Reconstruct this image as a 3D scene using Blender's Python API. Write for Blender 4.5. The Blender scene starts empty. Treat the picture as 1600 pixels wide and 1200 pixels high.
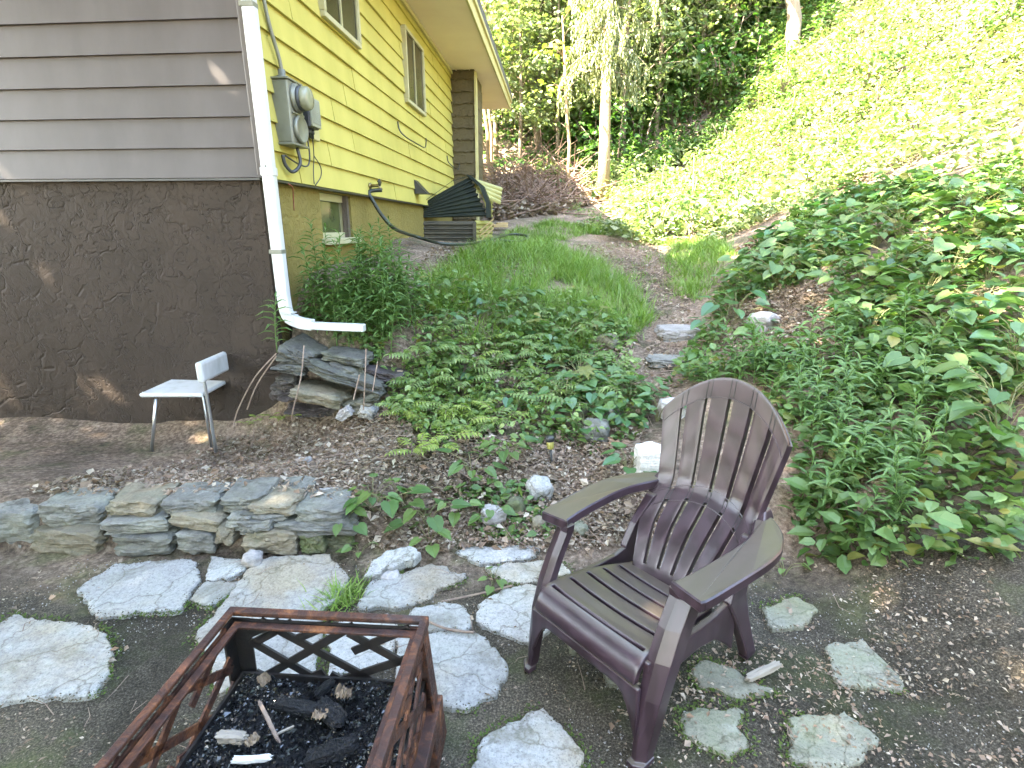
import bpy, bmesh, math, random
import numpy as np
from mathutils import Vector, Matrix, noise as mnoise

R = math.radians
rng = np.random.default_rng(7)
random.seed(7)
scene = bpy.context.scene
COL = scene.collection

# ------------------------------------------------------------------ camera
FPX, PITCH, CAMH = 840.0, R(16.2), 1.5
_c, _s = math.cos(PITCH), math.sin(PITCH)
cam_d = bpy.data.cameras.new('camera')
cam = bpy.data.objects.new('camera', cam_d)
COL.objects.link(cam)
cam.location = (0, 0, CAMH)
cam.rotation_euler = (math.pi/2 - PITCH, 0, 0)
cam_d.sensor_fit = 'VERTICAL'
cam_d.sensor_height = 24
cam_d.lens = 12.0 * FPX / 600.0
cam_d.clip_start = 0.05
cam_d.clip_end = 500
scene.camera = cam

def ray(px, py):
    dx = (px-800)/FPX; dy = (600-py)/FPX
    return np.array([dx, _c+dy*_s, -_s+dy*_c])
def at_z(px, py, z=0.0):
    d = ray(px, py); t = (z-CAMH)/d[2]
    return np.array([d[0]*t, d[1]*t, z])
def at_y(px, py, Y):
    d = ray(px, py); t = Y/d[1]
    return np.array([d[0]*t, Y, CAMH+d[2]*t])

# ------------------------------------------------------------------ terrain height
_cp = [at_y(*q) for q in [
    (850,730,2.9),(620,640,3.3),(780,600,3.9),(700,640,3.5),(900,600,3.9),(1000,580,4.1),
    (1070,530,4.6),(1050,450,6.0),(950,385,8.5),(700,440,5.2),(650,420,5.5),(560,402,5.2),
    (470,450,4.05),(620,372,6.7),(740,374,8.5),(800,352,10.0),(850,340,11.0),(940,312,13.0),
    (1100,372,9.0),(1250,450,4.5),(1220,560,3.6),(1250,700,2.7),(1190,520,4.4),(1250,330,7.0),
    (1250,100,14.0),(1100,230,15.0),(1000,290,14.0),(850,250,15.5),(780,225,17.0),(960,350,10.5),
    (1180,330,9.0),(1180,300,10.5),
    (500,655,3.5),(590,650,3.42),(430,672,3.6),(363,680,3.66),(480,735,2.85),(400,735,2.85),(640,705,2.9),
    (760,700,3.0),(960,720,2.9),(560,770,2.5),(640,800,2.4),(800,800,2.45),(950,800,2.45)]]
_cp += [np.array(p, float) for p in [
    (-1.45,3.85,.92),(-1.2,3.9,.93),(-.85,3.95,.78),(-2.2,3.62,.06),(-3,3.62,.06),(-4.2,3.62,.06),(-2.6,3.0,.13),(-3.6,3.0,.13),(-5.5,3.4,.06),(-1.2,2.45,.22),(-1.6,2.45,.22),(-2.4,2.45,.22),(-3.2,2.45,.22),
    (6.5,7,3.0),(4.5,4.5,1.95),(3.2,2.6,.9),(2.9,0.6,.7),(3.6,-1.5,.7),(10,15,8.5),(20,25,20),(0,30,13.5),(-10,30,12),
    (-7,20,5),(0,42,22),(15,42,26),(30,30,27),(30,10,18),(14,5,8),(0,21,7.2),(6,21,9),(12,24,14),(-20,42,20),
    (-20,20,3),(-20,5,0),(-12,0,0),(16,-4,8),(0,0,0),(0,1.5,0),(-2,1,0),(-4,1,0),(1.1,1.4,0),(-2,-3,0),(1,-3,0),(-2,6,1.2),(-2.5,9,1.4),(-1.2,12.5,1.9)]]
_cp = np.array(_cp)
def _phi(r2): return np.sqrt(r2+.06)
def _fit():
    P = _cp[:, :2]; n = len(P)
    A = _phi(((P[:, None]-P[None])**2).sum(-1)) - np.eye(n)*.03
    Q = np.c_[np.ones(n), P]
    M = np.block([[A, Q], [Q.T, np.zeros((3, 3))]])
    return np.linalg.solve(M, np.r_[_cp[:, 2], 0, 0, 0])
_w = _fit()
def sstep(v, a, b):
    t = np.clip((v-a)/(b-a), 0, 1); return t*t*(3-2*t)
def H(x, y):
    x = np.atleast_1d(np.asarray(x, float)); y = np.atleast_1d(np.asarray(y, float))
    out = np.zeros(x.shape)
    xf, yf = x.ravel(), y.ravel(); o = np.zeros(xf.shape)
    for i in range(0, len(xf), 20000):
        xs, ys = xf[i:i+20000], yf[i:i+20000]
        K = _phi((xs[:, None]-_cp[None, :, 0])**2+(ys[:, None]-_cp[None, :, 1])**2)
        o[i:i+20000] = K@_w[:-3]+_w[-3]+_w[-2]*xs+_w[-1]*ys
    out = o.reshape(x.shape)
    lft = sstep(-x, .45, .75)
    wy = lft*sstep(y, 2.27, 2.40)+(1-lft)*sstep(y, 2.12, 2.75)
    wx = sstep(x, 1.15, 1.75)
    return out*np.maximum(wy, wx)
def h1(x, y): return float(H(x, y)[0])
def hit(px, py, ymax=45):
    d = ray(px, py); ts = np.linspace(.6, ymax/d[1], 1500)
    X, Y, Z = d[0]*ts, d[1]*ts, CAMH+d[2]*ts
    k = np.argmax(Z < H(X, Y))
    if k == 0: k = len(ts)-1
    return np.array([X[k], Y[k], h1(X[k], Y[k])])

# ------------------------------------------------------------------ object helpers
def link(o, parent=None):
    COL.objects.link(o)
    if parent is not None: o.parent = parent
    return o
def tag(o, label=None, cat=None, group=None, kind=None):
    if label: o['label'] = label
    if cat: o['category'] = cat
    if group: o['group'] = group
    if kind: o['kind'] = kind
    return o
def empty(name, loc=(0, 0, 0), rz=0.0, label=None, cat=None, group=None):
    o = bpy.data.objects.new(name, None); o.empty_display_size = .1
    link(o); o.location = loc; o.rotation_euler = (0, 0, rz)
    return tag(o, label, cat, group)
def mesh_data(name, V, F, mat, smooth=False):
    me = bpy.data.meshes.new(name)
    V = np.asarray(V, dtype=np.float32).reshape(-1, 3)
    if isinstance(F, np.ndarray):
        k = F.shape[1]; n = len(F)
        me.vertices.add(len(V)); me.vertices.foreach_set('co', V.ravel())
        me.loops.add(n*k); me.loops.foreach_set('vertex_index', F.astype(np.int32).ravel())
        me.polygons.add(n); me.polygons.foreach_set('loop_start', np.arange(0, n*k, k, dtype=np.int32))
        me.update(calc_edges=True); me.validate()
    else:
        me.from_pydata([tuple(map(float, v)) for v in V], [], [tuple(int(i) for i in f) for f in F]); me.update()
    if mat: me.materials.append(mat)
    me.polygons.foreach_set('use_smooth', [smooth]*len(me.polygons))
    return me
def obj(name, VF, mat, parent=None, smooth=False, bevel=0.0, loc=None, recalc=True):
    me = mesh_data(name, VF[0], VF[1], mat, smooth)
    if recalc and not isinstance(VF[1], np.ndarray):
        bm = bmesh.new(); bm.from_mesh(me); bmesh.ops.recalc_face_normals(bm, faces=bm.faces); bm.to_mesh(me); bm.free()
    o = bpy.data.objects.new(name, me); link(o, parent)
    if loc is not None: o.location = loc
    if bevel:
        m = o.modifiers.new('bevel', 'BEVEL'); m.width = bevel; m.segments = 2; m.limit_method = 'ANGLE'; m.angle_limit = R(35)
    return o
def inst(o, parent=None):
    c = o.copy(); COL.objects.link(c); c.parent = parent; return c
def copy_tree(o, parent=None):
    c = inst(o, parent)
    for ch in list(o.children): copy_tree(ch, c)
    return c
def join(parts):
    V = []; F = []; n = 0
    for v, f in parts:
        v = [tuple(p) for p in v]; V += v; F += [tuple(int(i)+n for i in q) for q in f]; n += len(v)
    return V, F
BOXF = [(0, 3, 2, 1), (4, 5, 6, 7), (0, 1, 5, 4), (1, 2, 6, 5), (2, 3, 7, 6), (3, 0, 4, 7)]
def box(c, s, M=None):
    x, y, z = s[0]/2, s[1]/2, s[2]/2
    v = [(-x, -y, -z), (x, -y, -z), (x, y, -z), (-x, y, -z), (-x, -y, z), (x, -y, z), (x, y, z), (-x, y, z)]
    if M is not None: v = [tuple(M@Vector(p)) for p in v]
    return [(p[0]+c[0], p[1]+c[1], p[2]+c[2]) for p in v], list(BOXF)
def hexa(p):   # 8 explicit points: bottom ring then top ring
    return [tuple(q) for q in p], list(BOXF)
def bar(p, q, w, h, up=(0, 0, 1)):
    p, q, up = Vector(p), Vector(q), Vector(up); d = (q-p).normalized()
    s = d.cross(up)
    if s.length < 1e-4: s = d.cross(Vector((1, 0, 0)))
    s.normalize(); u = s.cross(d)
    r = []
    for e in (p, q):
        r += [e-s*w/2-u*h/2, e+s*w/2-u*h/2, e+s*w/2+u*h/2, e-s*w/2+u*h/2]
    return [tuple(v) for v in r], list(BOXF)
def tube(pts, rad, n=8, cap=True):
    pts = [Vector(p) for p in pts]
    if not hasattr(rad, '__len__'): rad = [rad]*len(pts)
    V = []; F = []; prev = None
    for i, p in enumerate(pts):
        d = (pts[min(i+1, len(pts)-1)]-pts[max(i-1, 0)]).normalized()
        if prev is None:
            a = d.cross(Vector((0, 0, 1)));
            if a.length < 1e-3: a = d.cross(Vector((1, 0, 0)))
        else:
            a = prev-d*prev.dot(d)
            if a.length < 1e-4: a = d.orthogonal()
        a.normalize(); b = d.cross(a); prev = a
        for k in range(n):
            t = 2*math.pi*k/n; V.append(tuple(p+(a*math.cos(t)+b*math.sin(t))*rad[i]))
    for i in range(len(pts)-1):
        for k in range(n):
            F.append((i*n+k, i*n+(k+1) % n, (i+1)*n+(k+1) % n, (i+1)*n+k))
    if cap:
        F.append(tuple(range(n))[::-1]); F.append(tuple((len(pts)-1)*n+k for k in range(n)))
    return V, F
def smooth_path(pts, m=6):
    P = [Vector(p) for p in pts]; out = []
    for i in range(len(P)-1):
        a, b, c, d = P[max(i-1, 0)], P[i], P[i+1], P[min(i+2, len(P)-1)]
        for k in range(m):
            t = k/m
            out.append(.5*((2*b)+(c-a)*t+(2*a-5*b+4*c-d)*t*t+(3*b-a-3*c+d)*t**3))
    out.append(P[-1]); return out
def prism(poly, z0, z1):
    n = len(poly)
    V = [(p[0], p[1], z0) for p in poly]+[(p[0], p[1], z1) for p in poly]
    F = [tuple(range(n))[::-1], tuple(range(n, 2*n))]+[(i, (i+1) % n, n+(i+1) % n, n+i) for i in range(n)]
    return V, F
def lathe(prof, n=20, M=None, c=(0, 0, 0)):   # prof: (r,z)
    V = []; F = []
    for r, z in prof:
        for k in range(n):
            t = 2*math.pi*k/n; v = Vector((r*math.cos(t), r*math.sin(t), z))
            if M is not None: v = M@v
            V.append((v.x+c[0], v.y+c[1], v.z+c[2]))
    m = len(prof)
    for i in range(m-1):
        for k in range(n): F.append((i*n+k, i*n+(k+1) % n, (i+1)*n+(k+1) % n, (i+1)*n+k))
    F.append(tuple(range(n))[::-1]); F.append(tuple((m-1)*n+k for k in range(n)))
    return V, F

# ------------------------------------------------------------------ materials
def newmat(name):
    m = bpy.data.materials.new(name); m.use_nodes = True
    nt = m.node_tree
    return m, nt, nt.nodes['Principled BSDF']
def N(nt, typ, **kw):
    n = nt.nodes.new(typ)
    for k, v in kw.items():
        if k in n.inputs: n.inputs[k].default_value = v
        else: setattr(n, k, v)
    return n
def ramp(nt, stops, fac=None, interp='LINEAR'):
    n = nt.nodes.new('ShaderNodeValToRGB'); cr = n.color_ramp; cr.interpolation = interp
    while len(cr.elements) > 1: cr.elements.remove(cr.elements[-1])
    cr.elements[0].position = stops[0][0]; cr.elements[0].color = (*stops[0][1], 1)
    for p, c in stops[1:]:
        e = cr.elements.new(p); e.color = (*c, 1)
    if fac is not None: nt.links.new(fac, n.inputs[0])
    return n
def coords(nt, kind='Object', scale=(1, 1, 1), rot=(0, 0, 0)):
    tc = nt.nodes.new('ShaderNodeTexCoord'); mp = nt.nodes.new('ShaderNodeMapping')
    mp.inputs['Scale'].default_value = scale; mp.inputs['Rotation'].default_value = rot
    nt.links.new(tc.outputs[kind], mp.inputs[0]); return mp.outputs[0]
def mix(nt, a, b, fac, typ='MIX'):
    n = nt.nodes.new('ShaderNodeMix'); n.data_type = 'RGBA'; n.blend_type = typ
    for i, v in ((6, a), (7, b)):
        if hasattr(v, 'is_linked') or hasattr(v, 'links'): nt.links.new(v, n.inputs[i])
        else: n.inputs[i].default_value = (*v, 1)
    if hasattr(fac, 'links'): nt.links.new(fac, n.inputs[0])
    else: n.inputs[0].default_value = fac
    return n.outputs[2]
def bump(nt, b, height, strength=.3, dist=.01):
    n = nt.nodes.new('ShaderNodeBump'); n.inputs['Strength'].default_value = strength; n.inputs['Distance'].default_value = dist
    nt.links.new(height, n.inputs['Height']); nt.links.new(n.outputs[0], b.inputs['Normal']); return n
def noise(nt, vec, scale, detail=6, rough=.6, dist=0.0):
    n = nt.nodes.new('ShaderNodeTexNoise'); n.inputs['Scale'].default_value = scale; n.inputs['Detail'].default_value = detail
    n.inputs['Roughness'].default_value = rough; n.inputs['Distortion'].default_value = dist
    nt.links.new(vec, n.inputs['Vector']); return n.outputs[0]

def simple(name, colA, colB=None, scale=8, rough=.6, bumpk=.2, metallic=0.0, dist=.004, spec=.5, sc=(1, 1, 1), lo=.35, hi=.65):
    m, nt, b = newmat(name)
    v = coords(nt, 'Object', sc)
    f = noise(nt, v, scale)
    r = ramp(nt, [(lo, colA), (hi, colB or tuple(c*.8 for c in colA))], f)
    nt.links.new(r.outputs[0], b.inputs['Base Color'])
    b.inputs['Roughness'].default_value = rough; b.inputs['Metallic'].default_value = metallic
    b.inputs['Specular IOR Level'].default_value = spec
    if bumpk: bump(nt, b, noise(nt, v, scale*6, 5), bumpk, dist)
    return m

def leafmat(name, cols, trans=.38, rough=.45, spec=.4):
    m, nt, b = newmat(name)
    g = nt.nodes.new('ShaderNodeNewGeometry')
    r = ramp(nt, [(i/(len(cols)-1), c) for i, c in enumerate(cols)], g.outputs['Random Per Island'])
    v = coords(nt, 'Object'); f = noise(nt, v, 1.6, 3)
    vr = ramp(nt, [(.3, (.72, .76, .66)), (.7, (1.16, 1.12, 1.05))], f)
    c = mix(nt, r.outputs[0], vr.outputs[0], 1.0, 'MULTIPLY')
    nt.links.new(c, b.inputs['Base Color'])
    b.inputs['Roughness'].default_value = rough; b.inputs['Specular IOR Level'].default_value = spec
    t = nt.nodes.new('ShaderNodeBsdfTranslucent')
    tcol = mix(nt, c, (1.1, 1.25, .6), 1.0, 'MULTIPLY')
    nt.links.new(tcol, t.inputs[0])
    ms = nt.nodes.new('ShaderNodeMixShader'); ms.inputs[0].default_value = trans
    nt.links.new(b.outputs[0], ms.inputs[1]); nt.links.new(t.outputs[0], ms.inputs[2])
    nt.links.new(ms.outputs[0], nt.nodes['Material Output'].inputs['Surface'])
    return m

G = lambda r, g, b: (r, g, b)
M = {}
M['leaf_mid'] = leafmat('leaf_mid', [(.06, .13, .04), (.10, .19, .055), (.15, .235, .09), (.085, .16, .06), (.12, .18, .05), (.07, .15, .045), (.22, .20, .06)])
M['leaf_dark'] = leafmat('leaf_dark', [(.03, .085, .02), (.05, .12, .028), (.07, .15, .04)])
M['leaf_light'] = leafmat('leaf_light', [(.11, .18, .05), (.17, .24, .085), (.09, .16, .045), (.22, .28, .12)])
M['leaf_yellow'] = leafmat('leaf_yellow', [(.22, .30, .06), (.30, .36, .10), (.16, .25, .05)])
M['leaf_sun'] = leafmat('leaf_sun', [(.13, .175, .07), (.21, .25, .125), (.085, .14, .05), (.28, .30, .19), (.15, .185, .085)])  # sunlight on the hill and wood edge painted into these paler greens
M['leaf_cool'] = leafmat('leaf_cool', [(.045, .13, .05), (.07, .175, .07), (.11, .22, .10), (.09, .17, .06), (.06, .15, .06), (.20, .19, .07)], rough=.35, spec=.6)
M['leaf_stem'] = leafmat('leaf_stem', [(.085, .17, .05), (.14, .23, .08), (.10, .19, .06)])
M['spruce'] = leafmat('spruce', [(.17, .19, .085), (.25, .26, .13), (.11, .14, .06)], trans=.25)
M['grass'] = leafmat('grass_blade', [(.10, .19, .035), (.17, .28, .05), (.13, .23, .045), (.24, .29, .10)], trans=.3)
M['litter'] = leafmat('litter', [(.20, .14, .11), (.33, .25, .21), (.12, .08, .065), (.46, .39, .34), (.24, .15, .11), (.17, .12, .095), (.28, .21, .17)], trans=.12, rough=.8, spec=.2)
M['twig'] = simple('twig', (.26, .19, .14), (.15, .10, .08), 20, .9, .2)
M['stem'] = simple('stem', (.12, .15, .05), (.16, .12, .06), 10, .7, 0)

def mk_ground():
    m, nt, b = newmat('ground')
    v = coords(nt, 'Object')
    f1 = noise(nt, v, 3.0, 8, .65); f2 = noise(nt, v, 38, 6, .7); f3 = noise(nt, v, 1.3, 4); f4 = noise(nt, v, 150, 3, .7)
    soil = ramp(nt, [(.3, (.06, .044, .036)), (.46, (.16, .112, .082)), (.58, (.27, .20, .152)), (.72, (.40, .32, .26))], f2)
    patio = ramp(nt, [(.3, (.024, .020, .014)), (.48, (.064, .053, .039)), (.6, (.125, .105, .078)), (.74, (.27, .235, .19))], f4)
    sep = nt.nodes.new('ShaderNodeSeparateXYZ'); nt.links.new(v, sep.inputs[0])
    # patio dirt near, litter soil further up the bank
    ma = N(nt, 'ShaderNodeMath', operation='MULTIPLY_ADD'); nt.links.new(f1, ma.inputs[0]); ma.inputs[1].default_value = 1.0; nt.links.new(sep.outputs[1], ma.inputs[2])
    mr = N(nt, 'ShaderNodeMapRange'); nt.links.new(ma.outputs[0], mr.inputs[0]); mr.inputs[1].default_value = 2.35; mr.inputs[2].default_value = 2.75
    base = mix(nt, patio.outputs[0], soil.outputs[0], mr.outputs[0])
    moss = ramp(nt, [(.5, (0, 0, 0)), (.62, (1, 1, 1))], f1)
    mm = N(nt, 'ShaderNodeMath', operation='MULTIPLY'); nt.links.new(moss.outputs[0], mm.inputs[0]); mm.inputs[1].default_value = .55
    mosscol = ramp(nt, [(.35, (.035, .05, .018)), (.65, (.09, .11, .035))], f2)
    base = mix(nt, base, mosscol.outputs[0], mm.outputs[0])
    f6 = noise(nt, v, .9, 6, .7, .8); damp = ramp(nt, [(.42, (.50, .50, .47)), (.50, (.9, .9, .88)), (.62, (1.25, 1.2, 1.12))], f6); base = mix(nt, base, damp.outputs[0], .85, 'MULTIPLY')
    dark = ramp(nt, [(.35, (.75, .75, .75)), (.65, (1.1, 1.1, 1.1))], f3)
    base = mix(nt, base, dark.outputs[0], 1.0, 'MULTIPLY')
    nt.links.new(base, b.inputs['Base Color']); b.inputs['Roughness'].default_value = .95; b.inputs['Specular IOR Level'].default_value = .2
    ad = N(nt, 'ShaderNodeMath', operation='ADD'); nt.links.new(f2, ad.inputs[0]); nt.links.new(f4, ad.inputs[1])
    bump(nt, b, ad.outputs[0], .8, .012)
    return m
M['ground'] = mk_ground()

def mk_stone(name, a, bb, c, layered=0.0, moss=0.0, lichen=.25, soil=0.0):
    m, nt, b = newmat(name)
    v = coords(nt, 'Object'); vl = coords(nt, 'Object', (1, 1, 9))
    oi = nt.nodes.new('ShaderNodeObjectInfo')
    addv = N(nt, 'ShaderNodeVectorMath', operation='ADD'); nt.links.new(v, addv.inputs[0])
    sc = N(nt, 'ShaderNodeMath', operation='MULTIPLY'); nt.links.new(oi.outputs['Random'], sc.inputs[0]); sc.inputs[1].default_value = 40
    nt.links.new(sc.outputs[0], addv.inputs[1]); v = addv.outputs[0]
    f1 = noise(nt, v, 4.5, 8, .65, .4); f2 = noise(nt, v, 60, 5, .7); f3 = noise(nt, vl, 6, 8, .7, .5); f4 = noise(nt, v, 11, 7, .7)
    r = ramp(nt, [(.3, a), (.5, bb), (.7, c)], f1)
    sp = ramp(nt, [(.3, (.62, .62, .62)), (.5, (1, 1, 1)), (.72, (1.25, 1.25, 1.22))], f2)
    col = mix(nt, r.outputs[0], sp.outputs[0], .8, 'MULTIPLY')
    if not layered:
        vc = N(nt, 'ShaderNodeTexVoronoi', feature='DISTANCE_TO_EDGE', Scale=3.2); wv = N(nt, 'ShaderNodeTexNoise', Scale=5.0, Detail=6.0); nt.links.new(v, wv.inputs['Vector'])
        vm = N(nt, 'ShaderNodeVectorMath', operation='MULTIPLY_ADD'); nt.links.new(wv.outputs['Color'], vm.inputs[0]); vm.inputs[1].default_value = (.35, .35, .35); nt.links.new(v, vm.inputs[2]); nt.links.new(vm.outputs[0], vc.inputs['Vector'])
        cr_ = ramp(nt, [(0, (.35, .32, .28)), (.012, (.8, .78, .75)), (.03, (1, 1, 1))], vc.outputs[0]); col = mix(nt, col, cr_.outputs[0], .75, 'MULTIPLY')
        f7 = noise(nt, v, 1.7, 5, .6); rs_ = ramp(nt, [(.50, (1, 1, 1)), (.66, (1.0, .86, .68))], f7); col = mix(nt, col, rs_.outputs[0], 1.0, 'MULTIPLY')
        f8 = noise(nt, v, 140, 3, .7); gr_ = ramp(nt, [(.36, (.55, .55, .55)), (.46, (1, 1, 1))], f8); col = mix(nt, col, gr_.outputs[0], .8, 'MULTIPLY')
    if layered:
        lr = ramp(nt, [(.38, (.45, .43, .4)), (.5, (1, 1, 1)), (.6, (.8, .78, .74))], f3); col = mix(nt, col, lr.outputs[0], layered, 'MULTIPLY')
    lc = ramp(nt, [(.58, (0, 0, 0)), (.7, (lichen, lichen, lichen))], f4); col = mix(nt, col, (.52, .52, .47), lc.outputs[0])
    if soil:
        f5 = noise(nt, v, 2.3, 9, .72, .8); sl_ = ramp(nt, [(.52, (0, 0, 0)), (.68, (soil, soil, soil))], f5); col = mix(nt, col, (.13, .115, .085), sl_.outputs[0])
    if moss:
        ms = ramp(nt, [(.45, (0, 0, 0)), (.6, (moss, moss, moss))], f1); col = mix(nt, col, (.06, .085, .02), ms.outputs[0])
    val = N(nt, 'ShaderNodeMapRange'); nt.links.new(oi.outputs['Random'], val.inputs[0]); val.inputs[3].default_value = .82; val.inputs[4].default_value = 1.15
    cb = N(nt, 'ShaderNodeCombineColor')
    for i in range(3): nt.links.new(val.outputs[0], cb.inputs[i])
    col = mix(nt, col, cb.outputs[0], 1.0, 'MULTIPLY')
    nt.links.new(col, b.inputs['Base Color']); b.inputs['Roughness'].default_value = .8; b.inputs['Specular IOR Level'].default_value = .35
    ad = N(nt, 'ShaderNodeMath', operation='MULTIPLY_ADD'); nt.links.new(f3 if layered else f4, ad.inputs[0]); ad.inputs[1].default_value = 3.0; nt.links.new(f2, ad.inputs[2])
    if not layered:   # flaked cleavage steps
        st_ = ramp(nt, [(.40, (0, 0, 0)), (.41, (.35,)*3), (.5, (.35,)*3), (.51, (.7,)*3), (.60, (.7,)*3), (.61, (1, 1, 1))], f1)
        a2 = N(nt, 'ShaderNodeMath', operation='MULTIPLY_ADD'); nt.links.new(st_.outputs[0], a2.inputs[0]); a2.inputs[1].default_value = 1.6; nt.links.new(ad.outputs[0], a2.inputs[2]); ad = a2
    bump(nt, b, ad.outputs[0], .6, .006)
    return m
M['flag'] = mk_stone('flagstone', (.24, .232, .22), (.33, .322, .305), (.40, .39, .365), 0, .14, .30, .8)
M['flag_moss'] = mk_stone('flagstone_mossy', (.16, .152, .11), (.21, .20, .155), (.26, .25, .205), 0, .38, .2, .9)
M['wallstone'] = mk_stone('wall_stone', (.10, .097, .088), (.175, .168, .15), (.235, .225, .195), .95, .15, .22)
M['tanstone'] = mk_stone('tan_stone', (.15, .125, .085), (.22, .185, .135), (.17, .155, .13), .6, .2, .18)
M['mossstone'] = mk_stone('mossy_stone', (.06, .06, .035), (.085, .085, .05), (.12, .12, .085), .2, .8, .08)
M['palestone'] = mk_stone('pale_stone', (.26, .24, .225), (.36, .33, .31), (.42, .40, .38), .3, 0, .2, .3)
M['darkstone'] = mk_stone('dark_stone', (.03, .024, .024), (.06, .047, .047), (.10, .085, .08), .8, .1, .12)

def mk_siding(name, base, dirt, k=.35):
    m, nt, b = newmat(name)
    v = coords(nt, 'Object', (1, 1, .35)); f = noise(nt, v, 2.2, 7, .65); f2 = noise(nt, coords(nt, 'Object', (3, 3, 30)), 3, 4)
    r = ramp(nt, [(.35, dirt), (.62, base)], f); col = mix(nt, base, r.outputs[0], k)
    nt.links.new(col, b.inputs['Base Color']); b.inputs['Roughness'].default_value = .5; b.inputs['Specular IOR Level'].default_value = .3
    bump(nt, b, f2, .08, .003)
    return m
M['siding'] = mk_siding('yellow_siding', (.47, .405, .115), (.33, .29, .07), .6)
M['brown_siding'] = mk_siding('brown_siding', (.088, .074, .072), (.06, .049, .047), .7)
M['trim_cream'] = simple('cream_trim', (.74, .66, .34), (.66, .57, .27), 3, .5, .05)
M['soffit'] = None
def mk_soffit():
    m, nt, b = newmat('soffit')
    v = coords(nt, 'Object'); w = N(nt, 'ShaderNodeTexWave', wave_type='BANDS', bands_direction='Y', Scale=9.0, Distortion=0.0)
    nt.links.new(v, w.inputs['Vector'])
    f = noise(nt, v, 2, 5)
    r = ramp(nt, [(.3, (.78, .63, .52)), (.7, (.84, .70, .58))], f)
    nt.links.new(r.outputs[0], b.inputs['Base Color']); b.inputs['Roughness'].default_value = .6
    bump(nt, b, w.outputs[0], .5, .01)
    return m
M['soffit'] = mk_soffit()
def mk_stucco(name, a, bb, streak=None):
    m, nt, b = newmat(name)
    v = coords(nt, 'Object'); f = noise(nt, v, 2.5, 7, .65); f2 = noise(nt, v, 9, 7, .6, 1.8)
    vr = N(nt, 'ShaderNodeTexVoronoi', feature='DISTANCE_TO_EDGE', Scale=4.0)
    wv = noise(nt, v, 5, 3); md = N(nt, 'ShaderNodeVectorMath', operation='ADD'); nt.links.new(v, md.inputs[0]); nt.links.new(wv, md.inputs[1]); nt.links.new(md.outputs[0], vr.inputs['Vector'])
    r = ramp(nt, [(.3, a), (.7, bb)], f)
    col = r.outputs[0]
    if streak:
        fs = noise(nt, coords(nt, 'Object', (5, 5, .6)), 2.5, 6, .7); sr = ramp(nt, [(.5, (0, 0, 0)), (.65, (.85, .85, .85))], fs); col = mix(nt, col, streak, sr.outputs[0])
    nt.links.new(col, b.inputs['Base Color']); b.inputs['Roughness'].default_value = .75; b.inputs['Specular IOR Level'].default_value = .25
    rr = ramp(nt, [(0, (0, 0, 0)), (.05, (1, 1, 1))], vr.outputs[0])
    ad = N(nt, 'ShaderNodeMath', operation='MULTIPLY_ADD'); nt.links.new(f2, ad.inputs[0]); ad.inputs[1].default_value = 2.5; nt.links.new(rr.outputs[0], ad.inputs[2])
    bump(nt, b, ad.outputs[0], .7, .009)
    return m
M['stucco_brown'] = mk_stucco('brown_stucco', (.020, .0135, .0095), (.032, .0215, .0155))
M['stucco_yellow'] = mk_stucco('yellow_stucco', (.36, .28, .085), (.27, .21, .06), (.19, .15, .05))
M['block'] = mk_stucco('chimney_block', (.16, .125, .07), (.22, .175, .10), (.1, .08, .05))
M['white'] = simple('white_paint', (.60, .59, .55), (.80, .80, .79), 3, .4, .05, sc=(3, 3, .8), lo=.3, hi=.5)
M['cream'] = simple('window_cream', (.72, .68, .45), (.66, .60, .36), 6, .45, .03)
M['greymetal'] = simple('grey_metal', (.33, .33, .27), (.27, .27, .22), 9, .45, .05, .3)
M['darkgrey'] = simple('dark_grey_plastic', (.07, .075, .085), (.05, .055, .065), 9, .45, .05)
M['black'] = simple('black_plastic', (.018, .018, .018), (.028, .028, .028), 12, .45, .1)
M['steel'] = simple('steel_tube', (.55, .56, .58), (.45, .46, .48), 9, .3, 0, .85)
M['rubber'] = simple('green_rubber', (.022, .032, .022), (.04, .05, .035), 20, .5, .05)
M['copper'] = simple('red_wire', (.3, .08, .05), (.2, .05, .04), 20, .5, 0)
M['brass'] = simple('brass', (.3, .24, .12), (.2, .16, .09), 20, .35, 0, .8)
M['sheet_green'] = simple('green_sheet', (.012, .016, .009), (.026, .032, .016), 5, .6, .1, 0, spec=.15)
M['sheet_brown'] = simple('rib_panel', (.085, .07, .04), (.035, .032, .02), 4, .5, .1)
M['sheet_yellow'] = simple('yellow_sheet', (.50, .45, .14), (.38, .34, .10), 4, .5, .1)
M['meter_glass'] = simple('meter_glass', (.42, .42, .30), (.34, .34, .24), 6, .2, 0)
M['plywood'] = simple('board', (.38, .27, .12), (.30, .2, .09), 5, .7, .2, sc=(1, 6, 6))
M['roofing'] = simple('shingle', (.09, .08, .075), (.06, .055, .05), 12, .9, .4)
M['solar'] = simple('solar_lens', (.5, .45, .12), (.4, .36, .1), 6, .3, 0)
M['char'] = simple('char', (.006, .0065, .009), (.016, .018, .024), 18, .36, .9, dist=.02, spec=.45)
M['ash'] = simple('ash_bed', (.007, .007, .008), (.02, .02, .024), 30, .7, 1.0, dist=.02)
M['charcoal_bits'] = leafmat('charcoal_bits', [(.006, .007, .010), (.011, .013, .02), (.02, .023, .034), (.007, .007, .009), (.013, .013, .016), (.008, .008, .012), (.012, .013, .018), (.22, .22, .23)], trans=0, rough=.24, spec=.9)
M['pale_wood'] = simple('weathered_wood', (.42, .36, .29), (.28, .23, .18), 7, .8, .4, sc=(1, 8, 8))
M['white_stick'] = simple('white_stick', (.75, .73, .70), (.65, .62, .6), 6, .6, .1)
M['dry_leaf'] = simple('dry_leaf', (.36, .26, .17), (.24, .16, .10), 12, .75, .4)
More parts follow.
